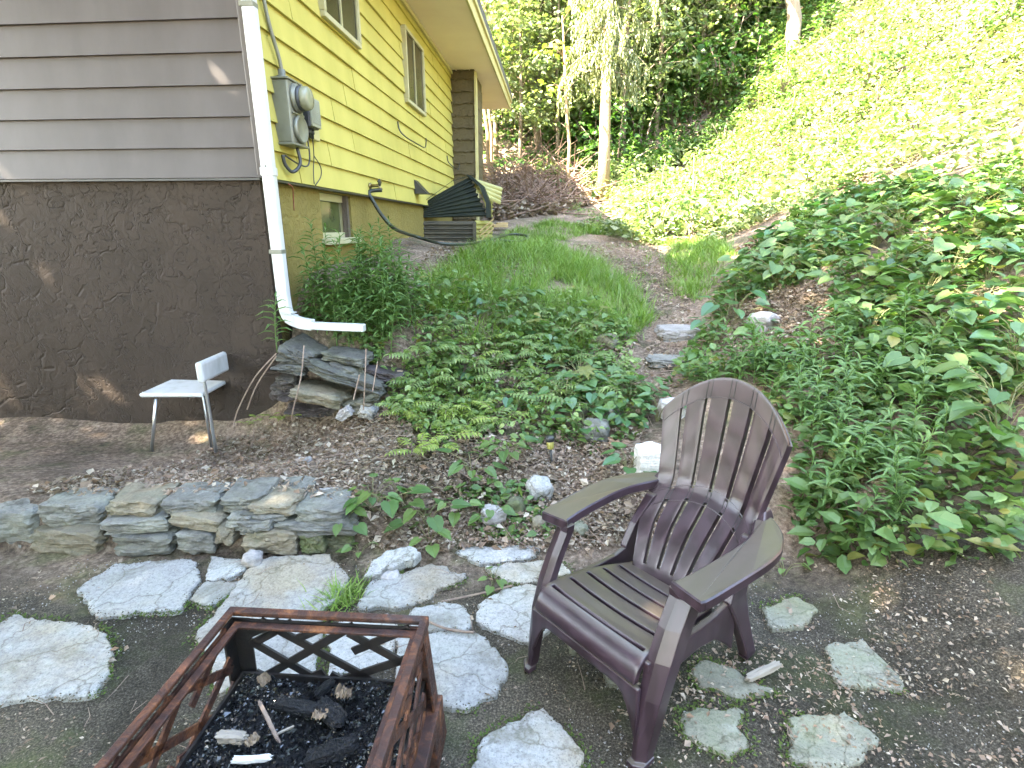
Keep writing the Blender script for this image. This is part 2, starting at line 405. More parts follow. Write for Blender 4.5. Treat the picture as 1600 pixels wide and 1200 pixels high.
M['bark_pale'] = simple('pale_bark', (.22, .14, .065), (.31, .215, .115), 4, .9, .9, dist=.03, sc=(2, 2, .7))
M['bark_dark'] = simple('dark_bark', (.075, .055, .04), (.13, .10, .075), 4, .9, .9, dist=.03, sc=(2, 2, .5))
M['bark_mid'] = simple('mid_bark', (.17, .125, .085), (.24, .18, .12), 4, .9, .9, dist=.03, sc=(2, 2, .5))

def mk_glass():
    m, nt, b = newmat('window_glass')
    v = coords(nt, 'Object'); f = noise(nt, v, 1.2, 3)
    r = ramp(nt, [(.35, (.03, .024, .012)), (.65, (.055, .044, .022))], f); nt.links.new(r.outputs[0], b.inputs['Base Color'])
    b.inputs['Roughness'].default_value = .25; b.inputs['Specular IOR Level'].default_value = .25; return m
M['glass'] = mk_glass()
M['glass_reflect'] = simple('cellar_glass', (.16, .19, .07), (.09, .115, .045), 4, .12, 0)  # green base stands in for the surroundings mirrored in the pane
def mk_rust():
    m, nt, b = newmat('rusty_steel')
    v = coords(nt, 'Object'); f = noise(nt, v, 14, 9, .75, .7); f2 = noise(nt, v, 90, 5, .7); f3 = noise(nt, v, 4, 5)
    r = ramp(nt, [(.32, (.018, .009, .008)), (.48, (.045, .018, .012)), (.57, (.10, .036, .017)), (.66, (.22, .085, .032)), (.76, (.34, .19, .085))], f)
    sp = ramp(nt, [(.35, (.6, .58, .56)), (.6, (1.1, 1.1, 1.1))], f2); col = mix(nt, r.outputs[0], sp.outputs[0], .9, 'MULTIPLY')
    bl = ramp(nt, [(.56, (0, 0, 0)), (.68, (.8, .8, .8))], f3); col = mix(nt, col, (.05, .045, .05), bl.outputs[0])
    nt.links.new(col, b.inputs['Base Color']); b.inputs['Metallic'].default_value = .25
    rr = ramp(nt, [(.4, (.42,)*3), (.6, (.75,)*3)], f2); nt.links.new(rr.outputs[0], b.inputs['Roughness'])
    bump(nt, b, f2, .4, .003); return m
M['rust'] = mk_rust()
M['soot'] = simple('sooty_steel', (.012, .011, .011), (.03, .022, .018), 14, .6, .3, .2)
def mk_screen():
    m, nt, b = newmat('spark_screen')
    v = coords(nt, 'UV')
    w1 = N(nt, 'ShaderNodeTexWave', wave_type='BANDS', bands_direction='X', Scale=17.0); w2 = N(nt, 'ShaderNodeTexWave', wave_type='BANDS', bands_direction='Y', Scale=17.0)
    for w in (w1, w2): nt.links.new(v, w.inputs['Vector'])
    mx = N(nt, 'ShaderNodeMath', operation='MAXIMUM'); nt.links.new(w1.outputs['Fac'], mx.inputs[0]); nt.links.new(w2.outputs['Fac'], mx.inputs[1])
    gt = N(nt, 'ShaderNodeMath', operation='GREATER_THAN'); nt.links.new(mx.outputs[0], gt.inputs[0]); gt.inputs[1].default_value = .78
    b.inputs['Base Color'].default_value = (.13, .125, .115, 1); b.inputs['Roughness'].default_value = .6
    t = nt.nodes.new('ShaderNodeBsdfTransparent'); ms = nt.nodes.new('ShaderNodeMixShader')
    nt.links.new(gt.outputs[0], ms.inputs[0]); nt.links.new(t.outputs[0], ms.inputs[1]); nt.links.new(b.outputs[0], ms.inputs[2])
    nt.links.new(ms.outputs[0], nt.nodes['Material Output'].inputs['Surface']); return m
M['screen'] = mk_screen()
def mk_resin(name, rot=(0, 0, 0), sc=(1, 1, 1)):
    m, nt, b = newmat(name)
    v = coords(nt, 'Object', sc, rot)
    w = N(nt, 'ShaderNodeTexWave', wave_type='RINGS', rings_direction='Y', Scale=7.0, Distortion=5.0, Detail=3.0); w.inputs['Detail Scale'].default_value = 1.3; nt.links.new(v, w.inputs['Vector'])
    f = noise(nt, v, 7, 5); f2 = noise(nt, coords(nt, 'Object'), 5, 6)
    r = ramp(nt, [(.2, (.021, .0115, .0155)), (.8, (.036, .0205, .0275))], w.outputs[0])
    du = ramp(nt, [(.45, (0, 0, 0)), (.75, (.35, .35, .35))], f2); col = mix(nt, r.outputs[0], (.044, .028, .033), du.outputs[0])
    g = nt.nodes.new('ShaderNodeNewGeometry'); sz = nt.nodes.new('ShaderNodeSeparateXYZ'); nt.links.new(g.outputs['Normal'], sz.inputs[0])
    dr = ramp(nt, [(.80, (0, 0, 0)), (.97, (.7, .7, .7))], sz.outputs[2]); col = mix(nt, col, (.10, .08, .055), dr.outputs[0])   # bounced light painted onto upward faces as a paler tint
    nt.links.new(col, b.inputs['Base Color']); b.inputs['Roughness'].default_value = .30; b.inputs['Specular IOR Level'].default_value = .52
    bump(nt, b, w.outputs[0], .10, .003); return m
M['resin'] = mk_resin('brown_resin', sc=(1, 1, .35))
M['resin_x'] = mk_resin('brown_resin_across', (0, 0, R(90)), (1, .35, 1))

M['sunlitstone'] = mk_stone('sunlit_stone', (.42, .40, .37), (.52, .50, .47), (.58, .56, .53), .3, 0, .2, .3)  # near-white base stands in for a patch of sun on the slab
M['pilestone'] = mk_stone('pile_stone', (.055, .053, .048), (.105, .10, .088), (.16, .152, .13), .95, .2, .16)
M['brush'] = simple('dead_brush', (.23, .145, .105), (.13, .08, .06), 20, .9, .2)
M['moss'] = leafmat('moss', [(.05, .085, .02), (.08, .12, .03), (.10, .12, .04)], trans=.1, rough=.8, spec=.2)
M['crumb'] = leafmat('soil_crumbs', [(.05, .042, .032), (.09, .075, .055), (.15, .125, .095), (.07, .058, .042)], trans=0, rough=.95, spec=.1)
M['pale_metal'] = simple('pale_metal', (.30, .30, .23), (.25, .25, .19), 9, .45, .05, .1)
def tone(name, k):   # settle the base colours of one material
    for n in M[name].node_tree.nodes:
        if n.type == 'VALTORGB':
            for e in n.color_ramp.elements: e.color = (e.color[0]*k, e.color[1]*k, e.color[2]*k, 1)
for nm, k in (('stucco_yellow', .62), ('block', .55), ('greymetal', .6), ('darkgrey', .6), ('white', .62), ('cream', .55), ('trim_cream', .6), ('soffit', .95), ('rust', 1.15), ('leaf_light', 1.06), ('stucco_brown', 1.3), ('glass', .45), ('glass_reflect', .6),
              ('sheet_green', .6), ('sheet_brown', .6), ('sheet_yellow', .6), ('meter_glass', .6), ('palestone', .92), ('char', .6), ('ash', .6), ('charcoal_bits', .6), ('dry_leaf', .6), ('pale_wood', .7), ('white_stick', .75), ('rubber', .6), ('solar', .6), ('tanstone', .96), ('flag', .99), ('flag_moss', .97), ('wallstone', 1.0)): tone(nm, k)

# ------------------------------------------------------------------ world, sun
SUN = Vector((-.66, -.37, .80)).normalized()
world = bpy.data.worlds.new('World'); scene.world = world; world.use_nodes = True
wn = world.node_tree; bg = wn.nodes['Background']
sky = wn.nodes.new('ShaderNodeTexSky'); sky.sky_type = 'NISHITA'; sky.sun_disc = False
sky.sun_elevation = math.asin(SUN.z); sky.sun_rotation = math.atan2(SUN.x, SUN.y)
wn.links.new(sky.outputs[0], bg.inputs[0]); bg.inputs[1].default_value = .15
sd = bpy.data.lights.new('sun', 'SUN'); sd.energy = 3.9; sd.angle = R(.53); sd.color = (1, .97, .9)
so = bpy.data.objects.new('sun', sd); link(so); so.rotation_euler = SUN.to_track_quat('Z', 'Y').to_euler()
scene.view_settings.view_transform = 'Standard'; scene.view_settings.look = 'None'
scene.view_settings.exposure = 4.7
scene.view_settings.use_white_balance = True; scene.view_settings.white_balance_temperature = 7700; scene.view_settings.white_balance_tint = 10; scene.view_settings.gamma = 1.0

# ------------------------------------------------------------------ ground
def axis(segs):
    out = []
    for a, b, st in segs: out += list(np.arange(a, b-1e-6, st))
    return np.array(out+[segs[-1][1]])
gx = axis([(-30, -6, 1.0), (-6, -3, .12), (-3, 3.2, .03), (3.2, 8, .1), (8, 34, .5)])
gyv = axis([(-40, -6, 1.5), (-6, -.5, .4), (-.5, 4.6, .03), (4.6, 10, .06), (10, 18, .15), (18, 46, .6)])
GX, GY = np.meshgrid(gx, gyv)
GZ = H(GX, GY)
nz = np.array([[mnoise.noise((x*1.7, y*1.7, 0))*.5+mnoise.noise((x*6, y*6, 3))*.22+mnoise.noise((x*17, y*17, 7))*.10 for x in gx] for y in gyv])
amp = .012+.05*sstep(GY, 2.2, 3.2)
amp = np.where(GY > 12, .12, amp)
GZ = GZ+nz*amp-.012
nxg, nyg = len(gx), len(gyv)
idx = np.arange(nxg*nyg).reshape(nyg, nxg)
GF = np.stack([idx[:-1, :-1], idx[:-1, 1:], idx[1:, 1:], idx[1:, :-1]], -1).reshape(-1, 4)
tag(obj('ground', (np.stack([GX, GY, GZ], -1).reshape(-1, 3), GF), M['ground'], smooth=True), kind='structure')

# ------------------------------------------------------------------ leaf geometry
TPL = {
 'rhomb': ([(0, 0, 0), (.42, .5, .10), (1, 0, -.12), (.42, -.5, .10)], [(0, 1, 2), (0, 2, 3)]),
 'oval': ([(0, 0, 0), (.22, .38, .08), (.58, .42, .06), (1, 0, -.16), (.58, -.42, .06), (.22, -.38, .08), (.3, 0, 0), (.65, 0, -.03)],
          [(0, 1, 6), (1, 2, 7), (1, 7, 6), (2, 3, 7), (3, 4, 7), (4, 5, 6), (4, 6, 7), (5, 0, 6)]),
 'heart': ([(0, 0, 0), (-.12, .26, .05), (.10, .5, .08), (.45, .46, .05), (.75, .24, -.02), (1, 0, -.12), (.75, -.24, -.02), (.45, -.46, .05), (.10, -.5, .08), (-.12, -.26, .05), (.45, 0, -.02)],
           [(0, 1, 10), (1, 2, 10), (2, 3, 10), (3, 4, 10), (4, 5, 10), (5, 6, 10), (6, 7, 10), (7, 8, 10), (8, 9, 10), (9, 0, 10)]),
 'maple': ([(0, 0, 0), (-.05, .32, .02), (.22, .30, .03), (.30, .62, -.03), (.46, .27, .03), (.72, .38, -.02), (.66, .14, .0), (1, 0, -.1), (.66, -.14, 0), (.72, -.38, -.02), (.46, -.27, .03), (.30, -.62, -.03), (.22, -.30, .03), (-.05, -.32, .02), (.35, 0, .02)],
           [(i, i+1, 14) for i in range(13)]+[(13, 0, 14)]),
 'lance': ([(0, 0, 0), (.25, .5, .10), (.25, -.5, .10), (.25, 0, .06), (.6, .40, .05), (.6, -.40, .05), (.6, 0, .0), (1, 0, -.28)],
           [(0, 1, 3), (0, 3, 2), (1, 4, 6), (1, 6, 3), (3, 6, 5), (3, 5, 2), (4, 7, 6), (6, 7, 5)]),
 'blade': ([(0, .5, 0), (0, -.5, 0), (.55, .35, -.03), (.55, -.35, -.03), (1, 0, -.25)], [(0, 1, 3), (0, 3, 2), (2, 3, 4)]),
}
def unit(a): return a/np.maximum(np.linalg.norm(a, axis=-1, keepdims=True), 1e-9)
def leaves(P, A, Nn, L, W, shape='rhomb'):
    """one leaf per row: base P, axis A, normal Nn, length L, width W"""
    P = np.asarray(P, float); A = unit(np.asarray(A, float)); Nn = np.asarray(Nn, float)
    B = unit(np.cross(Nn, A)); Nn = np.cross(A, B)
    T, F = TPL[shape]; T = np.array(T); F = np.array(F)
    L = np.broadcast_to(L, (len(P),)); W = np.broadcast_to(W, (len(P),))
    V = P[:, None]+A[:, None]*(T[None, :, 0:1]*L[:, None, None])+B[:, None]*(T[None, :, 1:2]*W[:, None, None])+Nn[:, None]*(T[None, :, 2:3]*L[:, None, None])
    Fo = F[None]+(np.arange(len(P))*len(T))[:, None, None]
    return V.reshape(-1, 3), Fo.reshape(-1, 3)
def cat(parts):
    V = []; F = []; n = 0
    for v, f in parts: V.append(v); F.append(f+n); n += len(v)
    return np.concatenate(V), np.concatenate(F)
def rdir(n, r=None):
    r = r or rng
    return unit(r.normal(size=(n, 3)))

def flat_cluster_leaves(centers, rads, per, L, shape, r, thick=.16, droop=.35, up=1.0):
    Ps = []; As = []; Ns = []; Ls = []
    for c, rad in zip(centers, rads):
        k = max(3, int(per*rad*rad))
        a = r.uniform(0, 2*np.pi, k); q = np.sqrt(r.uniform(0, 1, k))*rad
        p = np.stack([q*np.cos(a), q*np.sin(a), r.normal(0, thick*rad, k)-droop*q*q/max(rad, .1)], -1)+c
        ax = np.stack([np.cos(a), np.sin(a), np.full(k, -.35)], -1)+r.normal(0, .5, (k, 3))
        nn = np.array([0, 0, up])+r.normal(0, .45, (k, 3))
        Ps.append(p); As.append(ax); Ns.append(nn); Ls.append(L*r.uniform(.6, 1.3, k))
    P, A, Nn, Ls = map(np.concatenate, (Ps, As, Ns, Ls))
    return leaves(P, A, Nn, Ls, Ls*.72, shape)

# ------------------------------------------------------------------ trees and shrubs (prototypes)
def tree_meshes(seed, height, r0, crown_from, crown_r, nclust, per, L, leafm, bark, shape='rhomb', lean=(0, 0), clust=(.45, .95)):
    r = np.random.default_rng(seed)
    n = 9; pts = []; rad = []
    ph = r.uniform(0, 6)
    for i in range(n):
        t = i/(n-1); pts.append((lean[0]*t*height+.06*height*.4*math.sin(ph+t*4)*t, lean[1]*t*height+.02*height*math.cos(ph+t*5)*t, t*height-.25*(i == 0)))
        rad.append(r0*(1.25 if i == 0 else 1)*(1-.82*t))
    parts = [tube(pts, rad, 9)]
    cen = []; crad = []
    for k in range(nclust):
        t = crown_from+(1-crown_from)*(k+.5)/nclust; z = t*height
        j = min(int(t*(n-1)), n-2); fr = t*(n-1)-j
        base = Vector(pts[j]).lerp(Vector(pts[j+1]), fr)
        prof = math.sin(math.pi*min(1, .18+.85*(t-crown_from)/(1-crown_from)))**.7
        a = k*2.4+r.uniform(-.5, .5); d = crown_r*prof*r.uniform(.35, 1.05)
        c = np.array([base.x+d*math.cos(a), base.y+d*math.sin(a), z+.22*d-.1+r.uniform(-.2, .3)])
        mid = base.lerp(Vector(c), .5)+Vector((0, 0, .12*d))
        b0 = base-Vector((0, 0, .15*d))
        rr = max(.012, r0*.32*(1-t*.7)); parts.append(tube([b0, mid, tuple(c)], [rr, rr*.65, rr*.3], 5))
        cen.append(c); crad.append(r.uniform(*clust)*crown_r*.5)
        if d > .5*crown_r:
            cen.append(np.array(mid)+np.array([r.normal(0, .2), r.normal(0, .2), .05])); crad.append(r.uniform(*clust)*crown_r*.42)
    lv = flat_cluster_leaves(cen, crad, per, L, shape, r)
    tm = mesh_data('trunk', *join(parts), bark, True); cm = mesh_data('crown', lv[0], lv[1], leafm)
    return tm, cm
def place_tree(name, meshes, loc, rz, sc, label, group=None, cat_='tree'):
    o = empty(name, loc, rz, label, cat_, group); o.scale = (sc, sc, sc)
    t = bpy.data.objects.new('trunk', meshes[0]); link(t, o)
    c = bpy.data.objects.new('crown', meshes[1]); link(c, o)
    return o
def shrub_meshes(seed, rad, hgt, nclust, per, L, leafm, shape='rhomb', bark='twig', thick=.2):
    r = np.random.default_rng(seed); cen = []; crad = []; parts = []
    for k in range(nclust):
        a = r.uniform(0, 6.28); q = math.sqrt(r.uniform(0, 1))*rad; z = hgt*r.uniform(.12, 1)*(1-.55*(q/rad)**2)
        c = np.array([q*math.cos(a), q*math.sin(a), z]); cen.append(c); crad.append(rad*r.uniform(.22, .42))
        if k % 2 == 0: parts.append(tube([(c[0]*.15, c[1]*.15, -.1), (c[0]*.5, c[1]*.5, z*.6), tuple(c)], [.018*rad+.006, .012*rad+.004, .004], 5))
    lv = flat_cluster_leaves(cen, crad, per, L, shape, r, thick=thick)
    return mesh_data('stem', *join(parts), M[bark], True), mesh_data('foliage', lv[0], lv[1], leafm)
def place_shrub(name, ms, loc, rz, sc, label, group, cat_='shrub'):
    o = empty(name, loc, rz, label, cat_, group); o.scale = (sc, sc, sc*rng.uniform(.85, 1.15))
    link(bpy.data.objects.new('stem', ms[0]), o); link(bpy.data.objects.new('foliage', ms[1]), o); return o
# ================================================================== HOUSE (local: +y along yellow wall, +x out of it)
house = empty('yellow_house', (-1.6, 3.7, 0), -math.atan2(.0803, .997),
              'yellow lap sided house with brown side wall, white downspout and wide eave at upper left', 'house')
ZS, ZE, EXP = 1.81, 4.07, .178
SL = 9.3
def clap_yellow():
    r = np.random.default_rng(3); parts = []; k = 0; z = ZS
    while z < ZE-.01:
        zt = min(z+EXP, ZE); y = -.03+0; cuts = [-.02]
        q = r.uniform(.3, 2.2)
        while q < SL-.4: cuts.append(q); q += r.choice([1.2, 1.8, 2.4, 3.0])
        cuts.append(SL)
        for i in range(len(cuts)-1):
            a, b = cuts[i]+.002, cuts[i+1]-.002; o = .004*(i % 2)+r.uniform(0, .0015)
            parts.append(hexa([(-.02, a, z), (.034+o, a, z), (.034+o, b, z), (-.02, b, z), (-.02, a, zt), (.012+o, a, zt), (.012+o, b, zt), (-.02, b, zt)]))
        z += EXP
    return join(parts)
def clap_brown():
    parts = []; z = ZS
    while z < 6.2:
        zt = z+EXP
        xr = .0 if z < ZE else min(0.0, .75-(zt-4.2)/.4-.3)
        xl = -9.0 if z < ZE else max(-9.0, -9.0-xr)
        if xr-xl < .3: break
        parts.append(hexa([(xl, -.034, z), (xr, -.034, z), (xr, .02, z), (xl, .02, z), (xl, -.012, zt), (xr, -.012, zt), (xr, .02, zt), (xl, .02, zt)]))
        z += EXP
    return join(parts)
obj('siding', clap_yellow(), M['siding'], house)
tag(obj('gable_siding', clap_brown(), M['brown_siding'], house), 'weathered brown lap siding on the side wall')
obj('inner_wall', join([box((-.16, SL/2, 2.94), (.28, SL-.1, 2.24)), box((-4.6, .16, 2.94), (8.6, .26, 2.24)), box((-9.0, SL/2, 2.2), (.1, SL, 4.4)), box((-4.5, SL-.05, 2.2), (8.8, .1, 4.4))]), M['siding'], house)
obj('corner_post', box((.004, -.004, (ZS+ZE)/2+.003), (.066, .062, ZE-ZS)), M['brown_siding'], house, bevel=.012)
wy0, wy1, wz0 = .88, 1.55, 1.40
fnd = join([box((-.14, wy0/2+.012, .85), (.24, wy0-.024, 1.9)), box((-.14, (wy0+wy1)/2, wz0/2-.05), (.24, wy1-wy0, wz0+.1)), box((-.14, (wy1+SL)/2, .85), (.24, SL-wy1, 1.9)), box((-.14, (wy0+wy1)/2, 1.80), (.24, wy1-wy0, .04))])
tag(obj('foundation', fnd, M['stucco_yellow'], house), 'stained olive yellow stucco foundation')
tag(obj('gable_foundation', box((-4.52, .10, .8), (9.0, .24, 2.04)), M['stucco_brown'], house), 'dark brown trowelled stucco foundation wall')
obj('drip_edge', join([bar((-9, -.03, ZS-.012), (.0, -.03, ZS-.012), .045, .012), bar((.02, 0, ZS-.012), (.02, SL, ZS-.012), .045, .012)]), M['black'], house)
# windows
def window(s0, s1, z0, z1, mull=True):
    w = .042; parts = []
    for a, b in (((s0, z0), (s1, z0)), ((s0, z1), (s1, z1))):
        parts.append(box((.035, (s0+s1)/2, a[1]), (.08, s1-s0+w, w)))
    for s_ in (s0, s1): parts.append(box((.036, s_, (z0+z1)/2), (.082, w, z1-z0-w)))
    f = obj('window', join(parts), M['cream'], house, bevel=.006)
    obj('pane', box((.048, (s0+s1)/2, (z0+z1)/2), (.012, s1-s0-w, z1-z0-w)), M['glass'], f)
    obj('mullion', box((.057, (s0+s1)/2-.03, (z0+z1)/2), (.02, .024, z1-z0-w)), M['cream'], f)
    for q in (s0+w/2+.008, s1-w/2-.008): obj('sash_edge', box((.056, q, (z0+z1)/2), (.02, .014, z1-z0-w)), M['cream'], f)
    return f
window(1.10, 1.88, 3.09, 3.9); window(3.52, 4.40, 2.98, 3.76)
# basement window, set back in its opening
bw = obj('basement_window', join([box((-.10, wy0+.03, (wz0+1.78)/2), (.06, .06, 1.78-wz0)), box((-.10, wy1-.03, (wz0+1.78)/2), (.06, .06, 1.78-wz0)), box((-.10, (wy0+wy1)/2, wz0+.03), (.062, wy1-wy0-.12, .06)), box((-.10, (wy0+wy1)/2, 1.75), (.062, wy1-wy0-.12, .06))]), M['cream'], house)
obj('pane', box((-.115, (wy0+wy1)/2, (wz0+1.78)/2), (.012, wy1-wy0-.1, 1.78-wz0-.1)), M['glass_reflect'], bw)
obj('sill', box((.0, (wy0+wy1)/2, wz0-.01), (.10, wy1-wy0+.06, .05)), M['cream'], house, bevel=.006)
obj('dark_reveal', box((-.055, wy1-.05, 1.59), (.05, .045, .38)), M['bark_dark'], house)  # dark strip along the far side of the window opening
# roof, soffit, fascia
OV, Y0, Y1 = .72, -.42, 9.75
obj('soffit', box((OV/2+.02, (Y0+Y1)/2, ZE+.012), (OV+.04, Y1-Y0-.02, .02)), M['soffit'], house)
obj('fascia', join([box((OV+.055, (Y0+Y1)/2, ZE+.085), (.03, Y1-Y0, .19)), box((OV+.05, (Y0+Y1)/2, ZE+.16), (.10, Y1-Y0+.01, .06))]), M['trim_cream'], house, bevel=.006)
obj('frieze_board', box((.045, SL/2, ZE-.03), (.03, SL, .05)), M['trim_cream'], house)
zr = ZE+.18; rise = .4; xr = -4.5; zR = zr+(OV+.1-xr)*rise
def slab(xa, za, xb, zb, t=.12):
    return hexa([(xa, Y0, za), (xb, Y0, zb), (xb, Y1, zb), (xa, Y1, za), (xa, Y0, za+t), (xb, Y0, zb+t), (xb, Y1, zb+t), (xa, Y1, za+t)])
obj('roof', join([slab(OV+.1, zr, xr, zR), slab(xr, zR, -9.7, zR-5.2*rise)]), M['roofing'], house)
for p_, q_ in (((OV+.1, Y0-.012, zr+.03), (xr, Y0-.012, zR+.03)), ((OV+.1, Y1+.012, zr+.03), (xr, Y1+.012, zR+.03)), ((-9.7, Y0-.012, zR-5.2*rise+.03), (xr, Y0-.012, zR+.03))): obj('rake_board', bar(p_, q_, .02, .2), M['trim_cream'], house)
# chimney of rough blocks
r_ = np.random.default_rng(5); ch = []
z = .9; k = 0
while z < ZE:
    h = .19; zt = min(z+h, ZE-.002); j = r_.uniform(-.012, .012, 3)
    cuts = [.0, .21+.1*(k % 2), .425]
    ch.append(box((.2125+j[0]*.4, 7.1+j[1], (z+zt)/2), (.425, 1.0, zt-z-.004)))
    for q in range(7):   # mortar squeezed out of the joints
        ch.append(box((  .03+q*.06+r_.uniform(-.03, .03), 6.595+j[1], zt+r_.uniform(-.008, .008)), (r_.uniform(.04, .09), r_.uniform(.03, .075), r_.uniform(.012, .04))))
    z += h; k += 1
chim = obj('chimney', join(ch), M['block'], house, bevel=.008)
obj('corner_board', box((.447, 6.64, 2.55), (.036, .14, 3.0)), M['trim_cream'], house)
# downspout with elbow and outlet along the ground
dsp = house
DX, DY = .07, -.06
dpath = [(DX, DY, 4.0), (DX, DY, 1.05), (DX+.02, DY-.01, .93), (DX+.10, DY-.02, .885), (DX+.2, DY-.03, .872)]
def rect_sweep(path, w, d):
    V = []; F = []
    P = [Vector(p) for p in path]; yv = Vector((0, 1, 0))
    for i, p in enumerate(P):
        t = (P[min(i+1, len(P)-1)]-P[max(i-1, 0)]).normalized(); u = yv.cross(t).normalized(); y = t.cross(u)
        for a, b in ((-1, -1), (1, -1), (1, 1), (-1, 1)): V.append(tuple(p+u*a*w/2+y*b*d/2))
        if i:
            for k in range(4): F.append(((i-1)*4+k, (i-1)*4+(k+1) % 4, i*4+(k+1) % 4, i*4+k))
    F += [(3, 2, 1, 0), tuple((len(P)-1)*4+k for k in range(4))]
    return V, F
ds = obj('downspout', rect_sweep(smooth_path(dpath[:2], 1)+smooth_path(dpath[1:], 4)[1:], .074, .06), M['white'], house, bevel=.008)
obj('outlet', rect_sweep([(DX+.16, DY-.028, .868), (.4, DY-.03, .862), (.62, DY-.02, .855)], .048, .06), M['white'], ds, bevel=.006)
obj('coupling', box((DX, DY, 1.84), (.082, .068, .05)), M['white'], ds, bevel=.004)
for z_ in (2.75, 1.35): obj('strap', box((DX-.005, DY-.001, z_), (.086, .066, .028)), M['greymetal'], ds, bevel=.003)
obj('rivet', lathe([(.006, 0), (.006, .004), (.003, .006)], 8, Matrix.Rotation(R(90), 4, 'X'), (DX, DY-.035, 1.87)), M['greymetal'], ds)
obj('elbow_ribs', join([box((DX+.03+.013*k, DY-.012, .95-.014*k), (.080-.01*k, .066, .006), Matrix.Rotation(R(8*k), 4, 'Y')) for k in range(5)]), M['white'], ds)
# electric meter
mt = obj('electric_meter', box((.067, .30, 2.237), (.125, .20, .385)), M['greymetal'], house, bevel=.012)
RY = Matrix.Rotation(R(90), 4, 'Y')
obj('meter_ring', lathe([(.090, 0), (.092, .014), (.082, .024), (.082, .028)], 28, RY, (.130, .30, 2.33)), M['greymetal'], mt, True)
obj('meter_band', lathe([(.076, 0), (.079, .004), (.077, .022), (.07, .024)], 28, RY, (.158, .30, 2.33)), M['darkgrey'], mt, True)
obj('meter_dome', lathe([(.072, 0), (.074, .008), (.072, .036), (.064, .046), (.03, .05), (.001, .051)], 28, RY, (.182, .30, 2.33)), M['meter_glass'], mt, True)
obj('round_cover', lathe([(.086, 0), (.088, .018), (.080, .03), (.074, .024), (.001, .026)], 28, RY, (.130, .30, 2.14)), M['greymetal'], mt, True)
for c_, s_ in (((.068, .30, 2.434), (.14, .22, .012)), ((.072, .30, 2.04), (.14, .22, .014)), ((.134, .30, 2.235), (.012, .17, .014))): obj('box_lip', box(c_, s_), M['greymetal'], mt, bevel=.003)
obj('conduit', tube(smooth_path([(.06, .28, 2.43), (.06, .27, 2.55), (.045, .19, 2.8), (.042, .15, 3.2), (.042, .14, 4.02)], 5), .013, 8), M['greymetal'], mt, True)
obj('conduit_hub', lathe([(.036, 0), (.036, .02), (.024, .025), (.024, .06)], 14, None, (.06, .28, 2.44)), M['greymetal'], mt, True)
cb = obj('cable_box', box((.075, .58, 2.29), (.10, .16, .20)), M['darkgrey'], house, bevel=.012)
obj('ribbed_cover', join([box((.131, .585, 2.295), (.014, .15, .19))]+[box((.140, .525+.0155*k, 2.30), (.006, .007, .16)) for k in range(9)]), M['pale_metal'], cb, bevel=.002)
obj('cable_glands', join([lathe([(.018, 0), (.018, .03), (.012, .034), (.012, .06)], 10, Matrix.Rotation(R(180), 4, 'X'), (.08, .53+.045*k, 2.19)) for k in range(3)]), M['black'], cb, True)
obj('cover_plate', box((.045, .745, 2.23), (.03, .13, .19)), M['trim_cream'], house, bevel=.008)
for pts, rd in (([(.08, .53, 2.14), (.08, .54, 2.0), (.07, .50, 1.93), (.05, .38, 1.94), (.05, .22, 1.97)], .006), ([(.09, .33, 2.03), (.10, .33, 1.93), (.07, .27, 1.87), (.05, .21, 1.91), (.05, .19, 1.97)], .012),
                ([(.08, .62, 2.14), (.06, .66, 2.02), (.05, .65, 1.92), (.05, .64, 1.82)], .004), ([(.06, .66, 2.02), (.07, .74, 1.95), (.06, .75, 1.88), (.05, .66, 1.81)], .004)):
    obj('loose_cable', tube(smooth_path(pts, 6), rd, 7), M['darkgrey'], house, True)
obj('ground_wire', tube(smooth_path([(.05, .22, 1.79), (.05, .28, 1.77), (.02, .34, 1.72), (.0, .37, 1.62)], 5), .004, 6), M['copper'], house, True)
# faucet, vent hood, hose hangers
fc = obj('faucet', join([tube([(.03, 1.98, 1.9), (.12, 1.98, 1.9), (.15, 1.98, 1.86)], [.016, .016, .014], 10), lathe([(.03, 0), (.03, .012)], 12, RY, (.03, 1.98, 1.9))]), M['brass'], house, True)
obj('handle', join([lathe([(.034, 0), (.036, .01), (.03, .014)], 10, RY, (.125, 1.98, 1.93)), tube([(.12, 1.98, 1.9), (.128, 1.98, 1.93)], .007, 6), bar((.13, 1.93, 1.937), (.13, 2.03, 1.937), .014, .014)]), M['black'], fc, True)
vh = obj('vent_hood', ([(.03, 3.75, 2.10), (.03, 3.97, 2.10), (.03, 3.75, 1.93), (.03, 3.97, 1.93), (.19, 3.76, 1.93), (.19, 3.96, 1.93)], [(0, 1, 5, 4), (0, 4, 2), (1, 3, 5), (2, 4, 5, 3), (0, 2, 3, 1)]), M['black'], house)
for s0, s1, z0 in ((3.12, 4.0, 2.68), (6.02, 6.5, 2.66)):
    obj('hose_hanger', tube(smooth_path([(.03, s0, z0), (.05, s0, z0-.1), (.12, s0+.04, z0-.17), (.14, (s0+s1)/2, z0-.18), (.14, s1-.05, z0-.17), (.15, s1, z0-.10), (.15, s1, z0-.05)], 4), .008, 6), M['black'], house, True)

# ================================================================== garden hose
hp = []
o_ = house.matrix_basis
hp.append(o_@Vector((.15, 1.98, 1.86)))
for px, py, Y in ((577, 300, 5.62), (584, 316, 5.6), (598, 338, 5.62), (618, 358, 5.7)): hp.append(Vector(at_y(px, py, Y)))
for px, py in ((650, 380), (690, 391), (730, 391), (765, 384), (800, 374), (825, 378), (812, 386), (780, 384)):
    q = hit(px, py); hp.append(Vector((q[0], q[1], q[2]+.075)))
tag(obj('garden_hose', tube(smooth_path(hp, 8), .019, 8), M['rubber'], None, True), 'dark garden hose looping from the wall faucet down onto the grass', 'hose')

